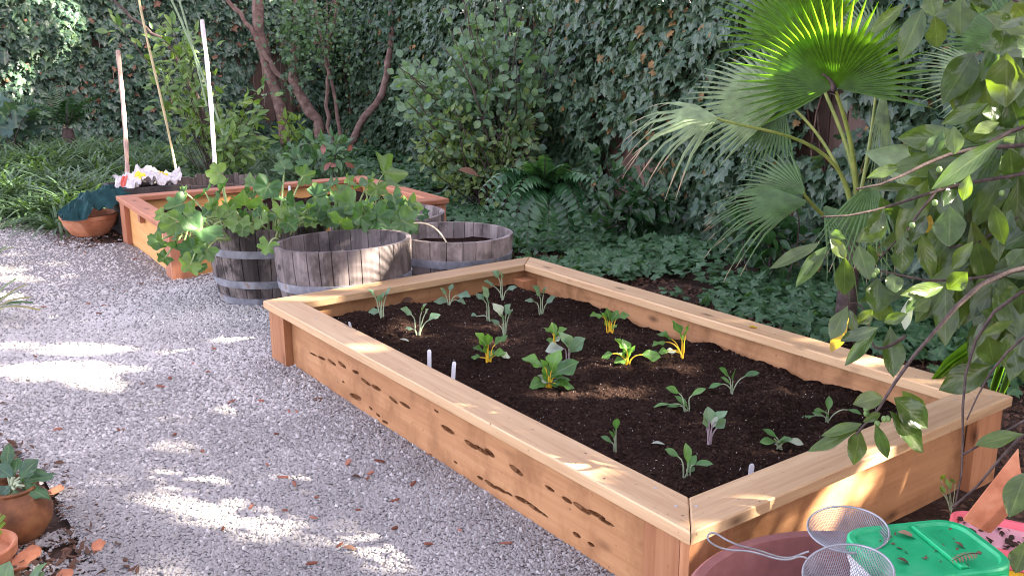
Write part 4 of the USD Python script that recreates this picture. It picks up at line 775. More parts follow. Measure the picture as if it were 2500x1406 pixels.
bush('round_leaved_shrub', 'tall shrub with round pale green leaves in front of the ivy, centre', A(*at(1230, 440, 0)[:2], 0)*0+A(*atd(1225, 450, ds)[:2], 0.), cloud(84, ds, .35, (1120, 90, 60, 60), (1200, 120, 80, 100), (1290, 80, 50, 80), (1060, 165, 65, 30), (1150, 190, 110, 60), (1280, 200, 60, 60), (1030, 250, 50, 40), (1340, 60, 50, 70), (1000, 170, 30, 25), (1180, -20, 120, 50), (1380, 150, 40, 60), (1300, 300, 60, 60)), LRD, m_shrub, .088, 26, 300, .20, .5, .012, facing=.6)
bush('dense_shrub', 'dense dull green shrub below the round leaved one', A(*atd(1190, 440, 8.7)[:2], 0.), cloud(60, 8.5, .25, (1120, 270, 90, 55), (1190, 330, 100, 60), (1080, 330, 60, 40), (1260, 300, 70, 60), (1040, 380, 60, 40), (1130, 410, 70, 30), (1330, 260, 50, 70)), LRD+LOV, m_small, .075, 26, 250, .13, .4, .009, facing=.6)
db = 10.2
CB = A(*atd(520, 330, db)[:2], .0)
T = bush('glossy_leaved_bush', 'open bush of yellow green glossy leaves behind the stakes', CB, cloud(58, db, .4, (340, 25, 110, 35), (430, 60, 70, 40), (380, 160, 60, 40), (450, 175, 50, 40), (480, 240, 60, 40), (560, 250, 60, 40), (620, 230, 60, 30), (560, 300, 60, 30), (600, 320, 60, 25), (480, 350, 80, 40), (590, 370, 70, 30)), LOV, m_citrus, .125, 15, 300, .14, .5, .006, facing=.6)
limb(T, px(db, (250, -30), (340, 55), (400, 110), (440, 165), (520, 330)), .012, .03, m_twig, 'limb')
# sago like palm at the far left
def feather(b, tip, sag, n, wl, mat, T, nm='frond', width=.012, up=A(0, 0, 1), lw=1.):
    b, tip = np.asarray(b), np.asarray(tip); mid = (b+tip)/2+A(0, 0, sag); c = spline([b, mid, tip], n+2); tg = unit(np.gradient(c, axis=0)); Ps, Ds, Ns, Ss = [], [], [], []
    for i in range(2, n+2):
        side = unit(np.cross(tg[i], up)); nn = unit(np.cross(side, tg[i])); L = wl*math.sin(math.pi*(.12+.86*i/(n+2)))**.7
        for sg in (-1, 1):
            Ps.append(c[i]); Ds.append(unit(side*sg+tg[i]*.45-nn*.15+A(*RNG.normal(size=3))*.06)); Ns.append(unit(nn+side*sg*.25)); Ss.append((L*lw, L, L))
    m = put(PINNA, np.array(Ps), np.array(Ds), np.array(Ns), np.array(Ss)); fr = part(T, nm, m, mat, smooth=True)
    part(fr, 'midrib', tube(c, np.linspace(width*.35, width*.12, len(c)), 5), m_twig, smooth=True)
PINNA = strip_leaf(oval(.15, .3), 5, 3, .3, .25)
T = thing('cycad', 'dark feathery cycad in the deep shade at far left', 'cycad', (*atd(150, 330, 12)[:2], .1)); cb = atd(165, 315, 11.6)
for u, v in [(60, 250), (95, 215), (140, 205), (190, 225), (235, 235), (250, 270), (40, 300), (215, 300), (110, 260), (170, 240)]: feather(cb, atd(u, v, 11.6+R_.uniform(-.4, .3)), .12, 22, .16, m_mahonia, T, lw=.45)
part(T, 'stump', tube([cb-A(0, 0, .5), cb-A(0, 0, .2), cb], [.09, .09, .06], 9), m_twig, smooth=True)
bush('broad_leaved_vine', 'broad bluish leaves beside the cycad at the left edge', A(*atd(30, 330, 11.5)[:2], .1), cloud(12, 11.5, .3, (40, 255, 60, 35), (20, 300, 40, 30)), [ivy_t(2)], m_big, .24, 4, 40, .1, .5, .01, cat_='vine')
# small plants in the ground cover
bush('small_leafy_plant', 'small lime green plant at the foot of the thickest trunk', A(*atd(712, 310, 11.8)[:2], .0), cloud(8, 11.6, .15, (712, 285, 25, 22)), LOV, m_lime, .11, 9, 60, .08, .4, .005, cat_='plant')
bush('small_leafy_plant', 'broad leaved low plant beside the lily turf in the middle distance', A(*atd(755, 400, 10.)[:2], .0), cloud(16, 9.9, .2, (760, 340, 60, 40), (730, 390, 40, 25)), LOV, m_gcov, .15, 8, 120, .1, .35, .006, cat_='plant')
T = bush('small_leafy_plant', 'low plant with a few pinkish red leaves in front of the ground ivy', A(*atd(830, 410, 9.6)[:2], .0), cloud(14, 9.4, .2, (825, 365, 45, 30)), LOV, m_gcov, .12, 9, 100, .09, .35, .005, cat_='plant')
for u, v in [(818, 400), (842, 396), (808, 396), (850, 392), (790, 352), (860, 355)]: part(T, 'red_leaf', put(LOV[0], atd(u, v, 9.2), unit(A(*RNG.normal(size=3))+A(0, 0, -.6)), unit(-CF+A(*RNG.normal(size=3))*.3), A(.11)), m_red, smooth=True)
single('fallen_branch_leaf', put(strip_leaf(oval(.2), 6, 3, .5, .3), atd(1118, 415, 7.4), unit(CR+A(0, 0, -.1)), unit(-CF+A(0, 0, 1)), A(.17)), m_litter, 'curled orange brown leaf caught in the fern left of centre', 'fallen leaf')

# holly fern
fd = 7.0
T = thing('holly_fern', 'dark glossy holly fern with hanging fronds right of the barrels', 'fern', (*atd(1330, 560, fd)[:2], 0.)); fb = atd(1330, 520, fd+.1); PIN2 = strip_leaf(oval(.22, .35), 6, 3, .3, .35)
_P = PINNA; PINNA = PIN2
for u, v, s_ in [(1285, 612, .30), (1392, 602, .30), (1340, 590, .26), (1200, 500, .26), (1178, 462, .22), (1215, 560, .3), (1235, 410, .12), (1290, 395, .10), (1380, 400, .12), (1440, 500, .26), (1450, 440, .18), (1330, 380, .08), (1175, 520, .25), (1250, 590, .3), (1425, 560, .28), (1260, 470, .2), (1310, 450, .12)]:
    feather(fb, atd(u, v, fd-.35+R_.uniform(-.15, .25)), s_, 17, .135, m_fern, T, width=.012)
PINNA = _P
bush('holly_bush', 'dark glossy spiny leaved bush beside the hanging fern', A(*atd(1540, 560, 7.3)[:2], 0.), cloud(26, 7.15, .2, (1470, 430, 50, 50), (1560, 500, 80, 60), (1500, 540, 60, 50), (1610, 520, 50, 50)), [strip_leaf(oval(.24, .4), 6, 5, .25, .25, .35), strip_leaf(oval(.22, .4), 6, 5, .25, .35, .35, 2)], m_mahonia, .12, 13, 300, .11, .4, .008, facing=.6)
bush('dark_leaved_bush', 'low very dark bush under the fan palm', A(*atd(1900, 600, 5.9)[:2], 0.), cloud(20, 5.8, .2, (1870, 530, 70, 40), (1950, 560, 70, 50), (1800, 560, 40, 40)), LRD+LOV, m_mahonia, .09, 12, 200, .1, .3, .006, facing=.5)

# ================================================================ FAN PALM
def fan(T, H, D, N, Rr, spread, n, mat, droop=.15, tip_droop=.25, petiole=None, pr=.012, tips=None, split=.5, cup=.0, jitter=.04, rad_var=.12, label=None, pmat=None):
    D, N = unit(D), unit(N); N = unit(N-D*(N @ D)); X = np.cross(D, N); V, F, Uv, Vt, Ft = [], [], [], [], []
    for i in range(n):
        a = (i/(n-1)-.5)*spread; L = Rr*(1-rad_var*abs(2*i/(n-1)-1)**2)*(1+R_.uniform(-jitter, jitter)); da = spread/(n-1); aj = a+R_.uniform(-.1, .1)*da
        dirv = D*math.cos(a)+X*math.sin(a); sd = -D*math.sin(a)+X*math.cos(a); td = tip_droop*R_.uniform(.4, 1.5); base = len(V); S_ = [.03, .2, .38, split, .68, .82, .93, 1.]
        for s in S_:
            r_ = s*L; w = r_*math.tan(da/2)*1.38 if s <= split else split*L*math.tan(da/2)*(1-((s-split)/(1-split))**1.15)+.0006
            zc = -droop*Rr*s*s-td*Rr*max(0, s-split)**2+cup*Rr*s*math.cos(a)
            c = H+dirv*r_+N*zc+A(0, 0, -1)*td*Rr*max(0, s-split)**2*.9
            V += [c-sd*w, c+N*w*.85, c+sd*w]; Uv += [(0, s), (.5, s), (1, s)]
        for j in range(len(S_)-1):
            for q in (0, 1):
                A_, B_ = base+j*3+q, base+(j+1)*3+q; f = [(A_, A_+1, B_+1), (A_, B_+1, B_)]
                (Ft if tips and S_[j] >= tips else F).extend(f)
    V, Uv = np.array(V), np.array(Uv); fr = part(T, 'frond', (V, np.array(F), Uv), mat, smooth=False, label=label)
    if Ft:
        Ft = np.array(Ft); own = Ft[:, 0]//(3*len(S_))
        for i in np.unique(own): part(fr, 'dried_tip', (V, Ft[own == i], Uv), m_palmd)
    if petiole is not None: part(fr, 'stalk', tube(spline(list(petiole)+[H+D*.05*Rr], 14), np.linspace(pr*1.4, pr*.8, 14), 7), pmat or m_petiole, smooth=True)
pd = 4.75
crown = atd(2085, 545, pd); foot = A(crown[0], crown[1], 0.)
T = thing('fan_palm', 'green fan palm with spread leaves in front of the fence at right', 'palm', foot)
part(T, 'trunk', tube([foot-A(0, 0, .05), foot*.5+crown*.5-A(0, 0, .05), crown-A(0, 0, .06)], [.06, .05, .035], 10), m_twig, smooth=True)
Z3 = A(0, 0, 1.)
def plane_dir(N, du, dv): N = unit(N); d_ = CR*du-CU*dv; return unit(d_-N*(N @ d_))
N1 = CR*.42+CF*.62+Z3*.55; fan(T, atd(2035, 215, pd-.25), plane_dir(N1, .0, -1), N1, .52, 3.8, 38, m_palmb, .06, .05, [crown, atd(2088, 430, pd), atd(2070, 320, pd-.1)], .0105, split=.52, label='large bright green frond lit from behind')
hb = atd(2035, 215, pd-.26); part(T, 'hub_fibre', tube(spline([hb+A(0, 0, -.03), hb, atd(2005, 180, pd-.27)], 8), np.linspace(.018, .004, 8), 6), m_twig, smooth=True)
N2 = CR*.5+CF*.6+Z3*.35; fan(T, atd(1975, 115, pd+.25), plane_dir(N2, -.25, -1), N2, .58, 2.4, 28, m_palmb, .08, .1, [crown, atd(2085, 430, pd+.05), atd(2045, 300, pd+.1)], .009, split=.5)
N3 = -CF*.75+Z3*.5-CR*.25; fan(T, atd(1925, 246, pd+.15), plane_dir(N3, -1, -.5), N3, .54, 2.2, 26, m_palmg, .1, .12, [crown, atd(2040, 400, pd+.05), atd(1985, 315, pd+.1)], .008, split=.55)
N3b = -CF*.6+Z3*.3-CR*.5; fan(T, atd(1915, 260, pd+.2), plane_dir(N3b, -.75, .75), N3b, .36, 1.7, 20, m_palm, .1, .15, None, split=.5)
N4 = Z3*.85-CF*.45; fan(T, atd(1755, 288, pd-.3), plane_dir(N4, -1, .05), N4, .46, 1.9, 16, m_palmg, .06, .55, [crown, atd(2030, 395, pd-.1), atd(1930, 335, pd-.22), atd(1840, 312, pd-.28)], .0075, tips=.80, split=.38, label='drooping pale frond with dried brown tips')
N5 = -CF*.55+Z3*.5-CR*.3; fan(T, atd(1968, 475, pd-.2), plane_dir(N5, -.7, -.8), N5, .40, 1.15, 14, m_palm, .1, .15, [crown+A(0, 0, -.05), atd(2030, 540, pd-.05)], .010, split=.5)
N6 = Z3*.8-CF*.5; fan(T, atd(1975, 492, pd-.3), plane_dir(N6, -1, .0), N6, .48, 1.3, 18, m_palm, .1, .6, None, tips=.9, split=.45)
N7 = -CF*.5+Z3*.6; fan(T, atd(2105, 372, pd-.35), plane_dir(N7, .8, .35), N7, .52, 1.3, 18, m_palmg, .15, .4, None, split=.45)
N8 = -CF*.6+Z3*.4; fan(T, atd(2130, 445, pd-.45), plane_dir(N8, -.25, 1), N8, .42, 1.2, 16, m_palm, .1, .3, None, tips=.88, split=.4)
N9 = -CF*.7+CR*.6; fan(T, atd(2155, 200, pd+.3), plane_dir(N9, .05, 1), N9, .60, .7, 12, m_palmg, .05, .1, None, tips=.7, split=.3)
N10 = -CF*.7+Z3*.4; fan(T, atd(2150, 120, pd+.45), plane_dir(N10, 0, -1), N10, .42, 2.4, 28, m_palmg, .08, .1, [crown, atd(2130, 300, pd+.3)], .008)
N12 = -CF*.6+Z3*.6; fan(T, atd(2010, 500, pd-.3), plane_dir(N12, .4, .9), N12, .42, 1.2, 14, m_palm, .1, .4, None, split=.4)
d2_ = 4.3; c2 = atd(2470, 420, d2_)
T = thing('fan_palm', 'second fan palm behind the big glossy leaves at the right edge', 'palm', (c2[0], c2[1], 0.))
part(T, 'trunk', tube([A(c2[0], c2[1], -.05), A(c2[0], c2[1], .4), c2], [.07, .06, .05], 10), m_bark, smooth=True)
fan(T, atd(2430, 190, d2_), plane_dir(-CF*.7+Z3*.5, -1, -.25), -CF*.7+Z3*.5, .36, 1.7, 20, m_palmg, .1, .1, [c2, atd(2465, 300, d2_)], .011)
fan(T, atd(2480, 110, d2_+.1), plane_dir(-CF*.7+Z3*.3, -.5, -1), -CF*.7+Z3*.3, .42, 2.4, 26, m_palm, .08, .1, [c2, atd(2500, 260, d2_)], .011)
fan(T, atd(2520, 280, d2_), plane_dir(-CF*.7+Z3*.5, -.7, .8), -CF*.7+Z3*.5, .4, 2.0, 22, m_palm, .1, .2, None)
# young strap leaves by the near bed's right corner
T = thing('strap_leaved_plant', 'sunlit yellow green strap leaves at the right corner of the near bed', 'plant', (*atd(2450, 930, 3.9)[:2], 0.))
for a, b, w in [((2440, 845), (2275, 915), .018), ((2450, 860), (2290, 912), .016), ((2440, 900), (2395, 1040), .014), ((2470, 900), (2430, 1000), .014), ((2490, 850), (2420, 880), .02)]:
    p0, p1 = atd(*a, 3.55), atd(*b, 3.4); L = np.linalg.norm(p1-p0); part(T, 'leaf', put(strip_leaf(lambda t: 1-.6*t**2 if t < .97 else .05, 6, 3, .3, .1), p0, p1-p0, Z3-CF*.4, A(w, L, L)[None]), m_palmb, smooth=True)

# ================================================================ GLOSSY TREE OVERHANGING FROM THE RIGHT
q4 = lambda X, Y: (1800+X/2.343, Y/2.343); q6 = lambda X, Y: (1800+X/2.811, 500+Y/2.811); q7 = lambda X, Y: (1700+X/2.779, 900+Y/2.779)
md = 2.55; tb = A(*(CAM+ray(3150, 400)*2.7)[:2], 0.)
T = thing('glossy_leaved_tree', 'tree with large glossy leaves hanging in from the right edge', 'tree', tb); tt = tb+A(0, 0, 2.4)
limb(T, [tb-A(0, 0, .05), tb+A(.04, .02, 1.), tt], .09, .05, m_twig)
def branch(r0, r1, *pts, dd=0.):
    w = [atd(u, v, md+dd+o) for (u, v, *o_) in pts for o in [o_[0] if o_ else 0]]; p = spline(w, 16); part(T, 'branch', tube(p, np.linspace(r0, r1, 16)*(1+.08*np.sin(np.arange(16)*2.1)), 6), m_twig, smooth=True)
hub = (2900, 330, .1)
hubp = atd(2900, 330, md+.1); limb(T, [tb+A(.03, .02, .75), (tb+A(.03, .02, .9)+hubp)/2+A(0, 0, .02), hubp], .036, .016, m_twig, 'limb')
branch(.012, .003, hub, (2640, 340), (2500, 355), (2310, 380), (2200, 430), (2090, 462))
branch(.009, .0025, hub, (2640, 380), (2520, 420), (2350, 450), (2150, 510), (2005, 530))
branch(.010, .003, hub, (2660, 330), (2540, 300), (2450, 330), (2350, 400), (2215, 562))
branch(.011, .003, hub, (2700, 560), (2560, 640), (2420, 680), (2290, 800), (2200, 910), (2150, 990), (2090, 1060), dd=-.15)
branch(.008, .002, hub, (2700, 600), (2540, 650), (2370, 680), (2260, 685), (2150, 660), (2060, 655))
branch(.008, .002, hub, (2700, 650), (2560, 690), (2450, 740), (2360, 900), (2350, 1120), (2330, 1240), dd=-.1)
branch(.009, .0025, hub, (2720, 760), (2560, 990), (2440, 1060), (2350, 1110), dd=-.2)
branch(.010, .0025, hub, (2740, 860), (2580, 1010), (2500, 1060), (2400, 1170), (2325, 1238), dd=-.22)
branch(.008, .002, hub, (2720, 600), (2540, 790), (2440, 880), (2380, 980), (2360, 1025), dd=-.12)
branch(.008, .002, hub, (2640, 120), (2540, 40), (2420, -20), (2300, 10))
branch(.006, .002, hub, (2600, 300), (2500, 520), (2440, 560), (2350, 605), (2230, 580), (2140, 640), dd=.1)
branch(.005, .0015, (2210, 820), (2180, 840), (2140, 850), (2120, 790), (2070, 740), dd=.05)
MG = []
ADP = [(2200, 1190, 46, 70), (2110, 1215, 40, 60), (1935, 1275, 34, 45), (2015, 1250, 30, 50), (1850, 1330, 26, 40), (2050, 1260, 20, 60)]
TE = math.tan(math.radians(SUN_ELEV)); h2 = unit(SUN_AZ); e2 = A(-h2[1], h2[0])
def ew(p): return float(p[:2] @ e2), float(p[2]-(p[:2] @ h2)*TE)
def ad_clear(p):
    e0, w0 = ew(p)
    for u, v, ru, rv_ in ADP:
        d_ = ray(u, v); c = CAM+d_*(.06-CAM[1])/d_[1]; ec, wc = ew(c)
        if ((e0-ec)/.12)**2+((w0-wc)/.14)**2 < 1: return False
    return True
def ml(q, a, b, w, dd=0., mat=None): MG.append((q(*a) if q else a, q(*b) if q else b, w, dd, mat))
for a, b, w in [((570, 258), (220, 440), 30), ((612, 285), (400, 565), 34), ((640, 230), (745, 372), 30), ((735, 350), (738, 622), 44), ((830, 280), (905, 512), 46), ((1030, 130), (812, 255), 36), ((1140, 205), (1130, 475), 48), ((1265, 160), (1175, 305), 26), ((1262, 200), (1335, 510), 42), ((1462, 15), (1452, 292), 68), ((1620, 250), (1470, 450), 34),
                ((1440, 580), (1578, 460), 44), ((1415, 560), (1120, 620), 34), ((1200, 590), (830, 668), 36), ((1428, 575), (1430, 972), 54), ((760, 690), (640, 925), 40), ((770, 720), (812, 885), 26), ((975, 840), (705, 938), 34), ((960, 850), (738, 1105), 30), ((1050, 830), (1072, 1185), 50), ((1170, 745), (1005, 805), 28), ((1900, 560), (1825, 640), 24), ((1935, 772), (1668, 735), 36), ((1905, 790), (1675, 890), 24),
                ((960, 500), (960, 740), 60), ((1060, 470), (1090, 600), 40), ((1000, 640), (980, 800), 50), ((1330, 640), (1190, 720), 44), ((930, 720), (830, 820), 30), ((900, 255), (950, 420), 22), ((1240, 620), (1160, 740), 20), ((1010, 20), (900, 200), 40), ((1800, 160), (1790, 390), 30), ((1640, 250), (1710, 520), 50), ((1760, 0), (1830, 280), 40), ((1880, 30), (1790, 290), 40), ((1968, 300), (1860, 420), 40), ((1720, 900), (1760, 1090), 60), ((1870, 880), (1830, 1120), 44), ((1960, 560), (1940, 760), 36), ((1900, 1010), (1930, 1150), 40)]: ml(q6, a, b, w, R_.uniform(-.12, .12))
for a, b, w in [((1265, 190), (1060, 242), 40), ((1340, 195), (1578, 405), 62), ((1310, 285), (1550, 572), 50), ((1125, 372), (845, 455), 26), ((1110, 400), (755, 562), 32), ((1112, 418), (1062, 655), 44), ((1215, 372), (1300, 610), 28), ((1250, 300), (1130, 360), 20), ((1395, 150), (1560, 300), 34)]: ml(q7, a, b, w, -.15)
for a, b, w in [((2223, 440), (1890, 520), 40), ((2240, 700), (2120, 1010), 60), ((2260, 1150), (2160, 1380), 50)]: ml(q7, a, b, w, -.25)
for a, b, w in [((1060, 50), (930, 352), 52), ((960, 20), (760, 190), 30), ((1130, 90), (1145, 275), 50), ((1275, -20), (1275, 205), 56), ((1400, -40), (1378, 78), 50), ((1100, -30), (1130, 100), 44), ((1528, 170), (1500, 305), 56), ((1542, 300), (1542, 615), 84), ((1440, 588), (1170, 712), 38), ((1240, 720), (1242, 885), 40), ((1180, 740), (1100, 900), 36), ((1060, 810), (1000, 900), 40), ((1520, 790), (1110, 1085), 46), ((1525, 795), (1315, 1140), 46), ((1060, 1075), (755, 1078), 24), ((1330, 1000), (1290, 1150), 30), ((1560, 560), (1640, 800), 60), ((1500, 700), (1350, 760), 30), ((1510, 650), (1400, 650), 40), ((1640, 100), (1490, 160), 44), ((1560, 850), (1580, 1040), 50), ((1250, 1050), (1180, 1180), 26), ((920, 950), (740, 1020), 26), ((1480, 1100), (1600, 1000), 30), ((1580, 20), (1640, 90), 44), ((900, 1170), (1040, 1100), 50), ((820, 1130), (880, 1230), 26), ((700, 1380), (860, 1290), 40), ((620, 1370), (520, 1330), 26), ((1010, 1120), (900, 1340), 56), ((990, 1390), (1080, 1230), 40)]: ml(q4, a, b, w, R_.uniform(-.1, .15))
ml(q6, (765, 775), (642, 1012), 32, 0, m_magy); ml(q4, (1400, -60), (1378, 78), 46, .05, m_lime); ml(q6, (1325, 70), (1295, 195), 22, .12, m_magy); ml(q6, (1180, 640), (1150, 860), 26, .02, m_pale)
for _ in range(205):                                            # deeper leaves filling the crown on the right
    u, v = R_.uniform(2265, 2600), R_.choice([R_.uniform(320, 760), R_.uniform(320, 760), R_.uniform(-40, 330) if R_.random() < .7 else R_.uniform(560, 900)])
    if v < 330 and u < 2370: continue
    if v > 640 and u < 2400: continue
    if v < 420 and u < 2250: continue
    if not (ad_clear(atd(u, v+60, md+.1)) and ad_clear(atd(u, v+60, md+.4))): continue
    L = R_.uniform(130, 205); a = R_.gauss(.15, .7); ml(None, (u, v), (u-L*math.sin(a), v+L*math.cos(a)), R_.uniform(48, 70), R_.uniform(.05, .5))
for i, (a, b, w, dd, mat) in enumerate(MG):
    d_ = md+dd; p0, p1 = atd(*a, d_), atd(*b, d_+R_.uniform(-.05, .05)); L = np.linalg.norm(p1-p0); D = unit(p1-p0); view = -unit(p0-CAM); view = unit(view-D*(D @ view)); side = np.cross(view, D)
    N = unit(view*1.+side*R_.uniform(-.45, .45)+Z3*.25); hw = w/FPX*d_/2*1.12
    t_ = strip_leaf(oval(1., R_.uniform(.45, .58), .9), 9, 5, R_.uniform(.05, .22), R_.uniform(-.05, .12), .15, i*1.3)
    t_[0][:, 2] = np.where(True, t_[0][:, 2], 0); S = A(hw, L, min(L, hw*1.6))
    part(T, 'leaf', put(t_, p0, D, N, S[None]), mat or m_mag, smooth=True)
for X, Y, f_ in [(905, 445, q6), (958, 455, q6), (935, 480, q6), (1155, 275, q7), (1155, 303, q7), (1275, 340, q7), (1300, 338, q7), (1228, 372, q7), (1130, 1160, q4), (1155, 970, q4), (1515, 1105, q4), (1795, 850, q6), (1200, 140, q6)]:
    c = atd(*f_(X, Y), md-.14 if f_ is q7 else md-.03); m = trimesh.creation.icosphere(2, .0075); part(T, 'fruit', (np.array(m.vertices)*[1, 1, 1.15]+c, np.array(m.faces)), m_fruit, smooth=True)

# ================================================================ BOTTOM RIGHT: TUB, PAIL, SIEVES, TRAY, SHARD
tz = .25; tc = at(2140, 1532, tz); TR = .40
TB = thing('plastic_tub', 'wide brick red tub cropped by the bottom edge, holding sieves and a pail', 'tub', (tc[0], tc[1], 0.))
part(TB, 'tub', xf(lathe([(0, .012), (.30, .012), (.34, .03), (TR-.012, tz-.02), (TR+.014, tz-.012), (TR+.018, tz), (TR+.008, tz+.008), (TR-.012, tz+.003), (TR-.022, tz-.03), (.325, .045), (.30, .03), (0, .03)], 72), lambda v: v+[tc[0], tc[1], 0]), m_tub, smooth=40)
tl = RNG.uniform(0, 1, 420)**.5*.31; ta = RNG.uniform(0, 6.28, 420); Pt = np.c_[tc[0]+tl*np.cos(ta), tc[1]+tl*np.sin(ta), .05+RNG.uniform(0, .11, 420)]
single('leaf_litter', scatter([strip_leaf(oval(.28), 4, 3, .5, .3), strip_leaf(oval(.2), 4, 3, -.6, -.3)], Pt, unit(rv(420)*[1, 1, .4]), unit(Z3+rv(420, .6)), RNG.uniform(.03, .07, 420)), m_litter, 'dead brown leaves collected in the brick red tub', 'leaf litter', kind='stuff')
def rrect(L, W, r, n=6):
    o = []
    for cx, cy, a0 in ((L/2-r, W/2-r, 0), (-L/2+r, W/2-r, 90), (-L/2+r, -W/2+r, 180), (L/2-r, -W/2+r, 270)):
        o += [(cx+r*math.cos(math.radians(a0+90*i/n)), cy+r*math.sin(math.radians(a0+90*i/n))) for i in range(n+1)]
    return np.array(o)
def loft(rings, cap0=True, cap1=True):
    n = len(rings[0]); V = np.vstack(rings); j = np.arange(n); k = (j+1) % n; F = []
    for l in range(len(rings)-1): F += [np.stack([l*n+j, l*n+k, (l+1)*n+k], 1), np.stack([l*n+j, (l+1)*n+k, (l+1)*n+j], 1)]
    tri = np.array([[0, i, i+1] for i in range(1, n-1)])
    if cap0: F.append(tri[:, ::-1])
    if cap1: F.append(tri+(len(rings)-1)*n)
    return V, np.vstack(F)
zl = .375; bcn = at(2262, 1335, zl); ha = math.atan2(CR[1], CR[0])+math.radians(11)
def bp_(v): return rotz(v, ha)+[bcn[0], bcn[1], 0]
PLW, PWW = .295, .215
PA = thing('plastic_pail', 'white plastic pail with a hinged green lid', 'pail', (bcn[0], bcn[1], .03))
lay = lambda L, W, r, z_: np.c_[rrect(L, W, r), np.full(28, z_)]
part(PA, 'body', xf(loft([lay(PLW-.035, PWW-.035, .045, .035), lay(PLW-.008, PWW-.008, .055, zl-.06), lay(PLW+.006, PWW+.006, .06, zl-.055), lay(PLW+.006, PWW+.006, .06, zl-.036)]), bp_), m_white, smooth=35)
part(PA, 'lid', xf(loft([lay(PLW+.008, PWW+.008, .06, zl-.034), lay(PLW+.016, PWW+.016, .063, zl-.030), lay(PLW+.014, PWW+.014, .062, zl-.004), lay(PLW+.006, PWW+.006, .06, zl), lay(PLW-.016, PWW-.016, .052, zl), lay(PLW-.024, PWW-.024, .05, zl-.007)]), bp_), m_green, smooth=30)
part(PA, 'hinge', xf(bevel_prism(rect(.022, -PWW/2+.016, .038, PWW/2-.016), zl-.0075, zl+.003, .002), bp_), m_green)
part(PA, 'hinge', xf(bevel_prism(rect(.044, -PWW/2+.016, .048, PWW/2-.016), zl-.0075, zl-.004, .001), bp_), m_green)
part(PA, 'lid_tab', xf(bevel_prism(rect(.06, -PWW/2-.016, .115, -PWW/2-.006), zl-.06, zl-.012, .003), bp_), m_green)
part(PA, 'handle_lug', xf(bevel_prism(rect(-PLW/2-.014, -.03, -PLW/2+.002, .03), zl-.085, zl-.05, .004), bp_), m_white)
def loose(name, label, tmpl, P, D, N, s, mat, cat_='fallen leaf', grp=None): single(name, put(tmpl, P, D, N, A(s)), mat, label, cat_, grp)
LF = strip_leaf(oval(.26), 5, 3, .35, .2)
loose('fallen_leaf', 'pale pinkish leaf near the front edge of the green lid', LF, at(2190, 1362, zl+.004), CR-CU*.3, Z3, .035, m_litter)
loose('fallen_leaf', 'small brown leaf behind the lid hinge', LF, at(2330, 1322, zl+.004), CR-CU*.5, Z3, .04, m_litter)
loose('fallen_leaf', 'narrow brown leaf lying along the back rim of the lid', LF, at(2190, 1298, zl+.004), CR-CU*.2, Z3, .055, m_litter)
k = 26; q = rotz(np.c_[RNG.uniform(-.12, .12, k), RNG.uniform(-.08, .08, k), np.full(k, zl-.005)], ha)+[bcn[0], bcn[1], 0]
single('leaf_litter', scatter([LF], q, unit(rv(k)*[1, 1, .15]), unit(Z3+rv(k, .4)), RNG.uniform(.004, .016, k)), m_litter, 'crumbs of dead leaf scattered on the green lid', 'leaf litter', kind='stuff')
T = thing('fern_sprig', 'dry brown fern sprig on the right end of the green lid', 'sprig', at(2370, 1358, zl)); feather(at(2395, 1352, zl+.006), at(2325, 1368, zl+.006), .008, 9, .018, m_litter, T, 'frond', .004)
def sieve(label, c, N, Rr, dep, handle=None, grp=None):
    N = unit(N); X = unit(np.cross(N, CF)); Y = np.cross(N, X); T = thing('wire_sieve', label, 'sieve', c)
    W = lambda a, b: c+X*a+Y*b-N*(dep*(1-min(1, (a*a+b*b)/Rr**2)**1.3)); ms = []; st = .0040
    for i in range(int(-Rr/st), int(Rr/st)+1):
        h = math.sqrt(max(0, Rr**2-(i*st)**2))
        if h < .012: continue
        t = np.linspace(-h, h, 15); ms += [tube([W(i*st, b) for b in t], .0008, 3, False), tube([W(b, i*st) for b in t], .0008, 3, False)]
    part(T, 'mesh', cat(ms), m_wire)
    a = np.linspace(0, 2*np.pi, 49); part(T, 'rim', tube([c+X*Rr*math.cos(t)+Y*Rr*math.sin(t) for t in a], .0026, 6), m_wire, smooth=True)
    if handle is not None: part(T, 'handle', tube(spline(handle, 60), .0021, 6), m_wire, smooth=True)
sc = atd(2070, 1396, 2.02)
sieve('long handled wire sieve resting on the tub rim beside the pail', sc, Z3*.92-CF*.12-CR*.22, .092, .08, [atd(1975, 1345, 2.0), atd(1955, 1352, 2.0), atd(1930, 1360, 1.99), atd(1850, 1342, 1.97), atd(1765, 1312, 1.95), atd(1735, 1300, 1.95), atd(1727, 1312, 1.94), atd(1745, 1330, 1.94), atd(1830, 1345, 1.95), atd(1930, 1364, 1.96), atd(1958, 1358, 1.97), atd(1970, 1362, 1.97)])
sieve('second shallower wire sieve lying behind against the bed', atd(2070, 1290, 2.22), Z3*.97-CF*.12-CR*.1, .09, .03)
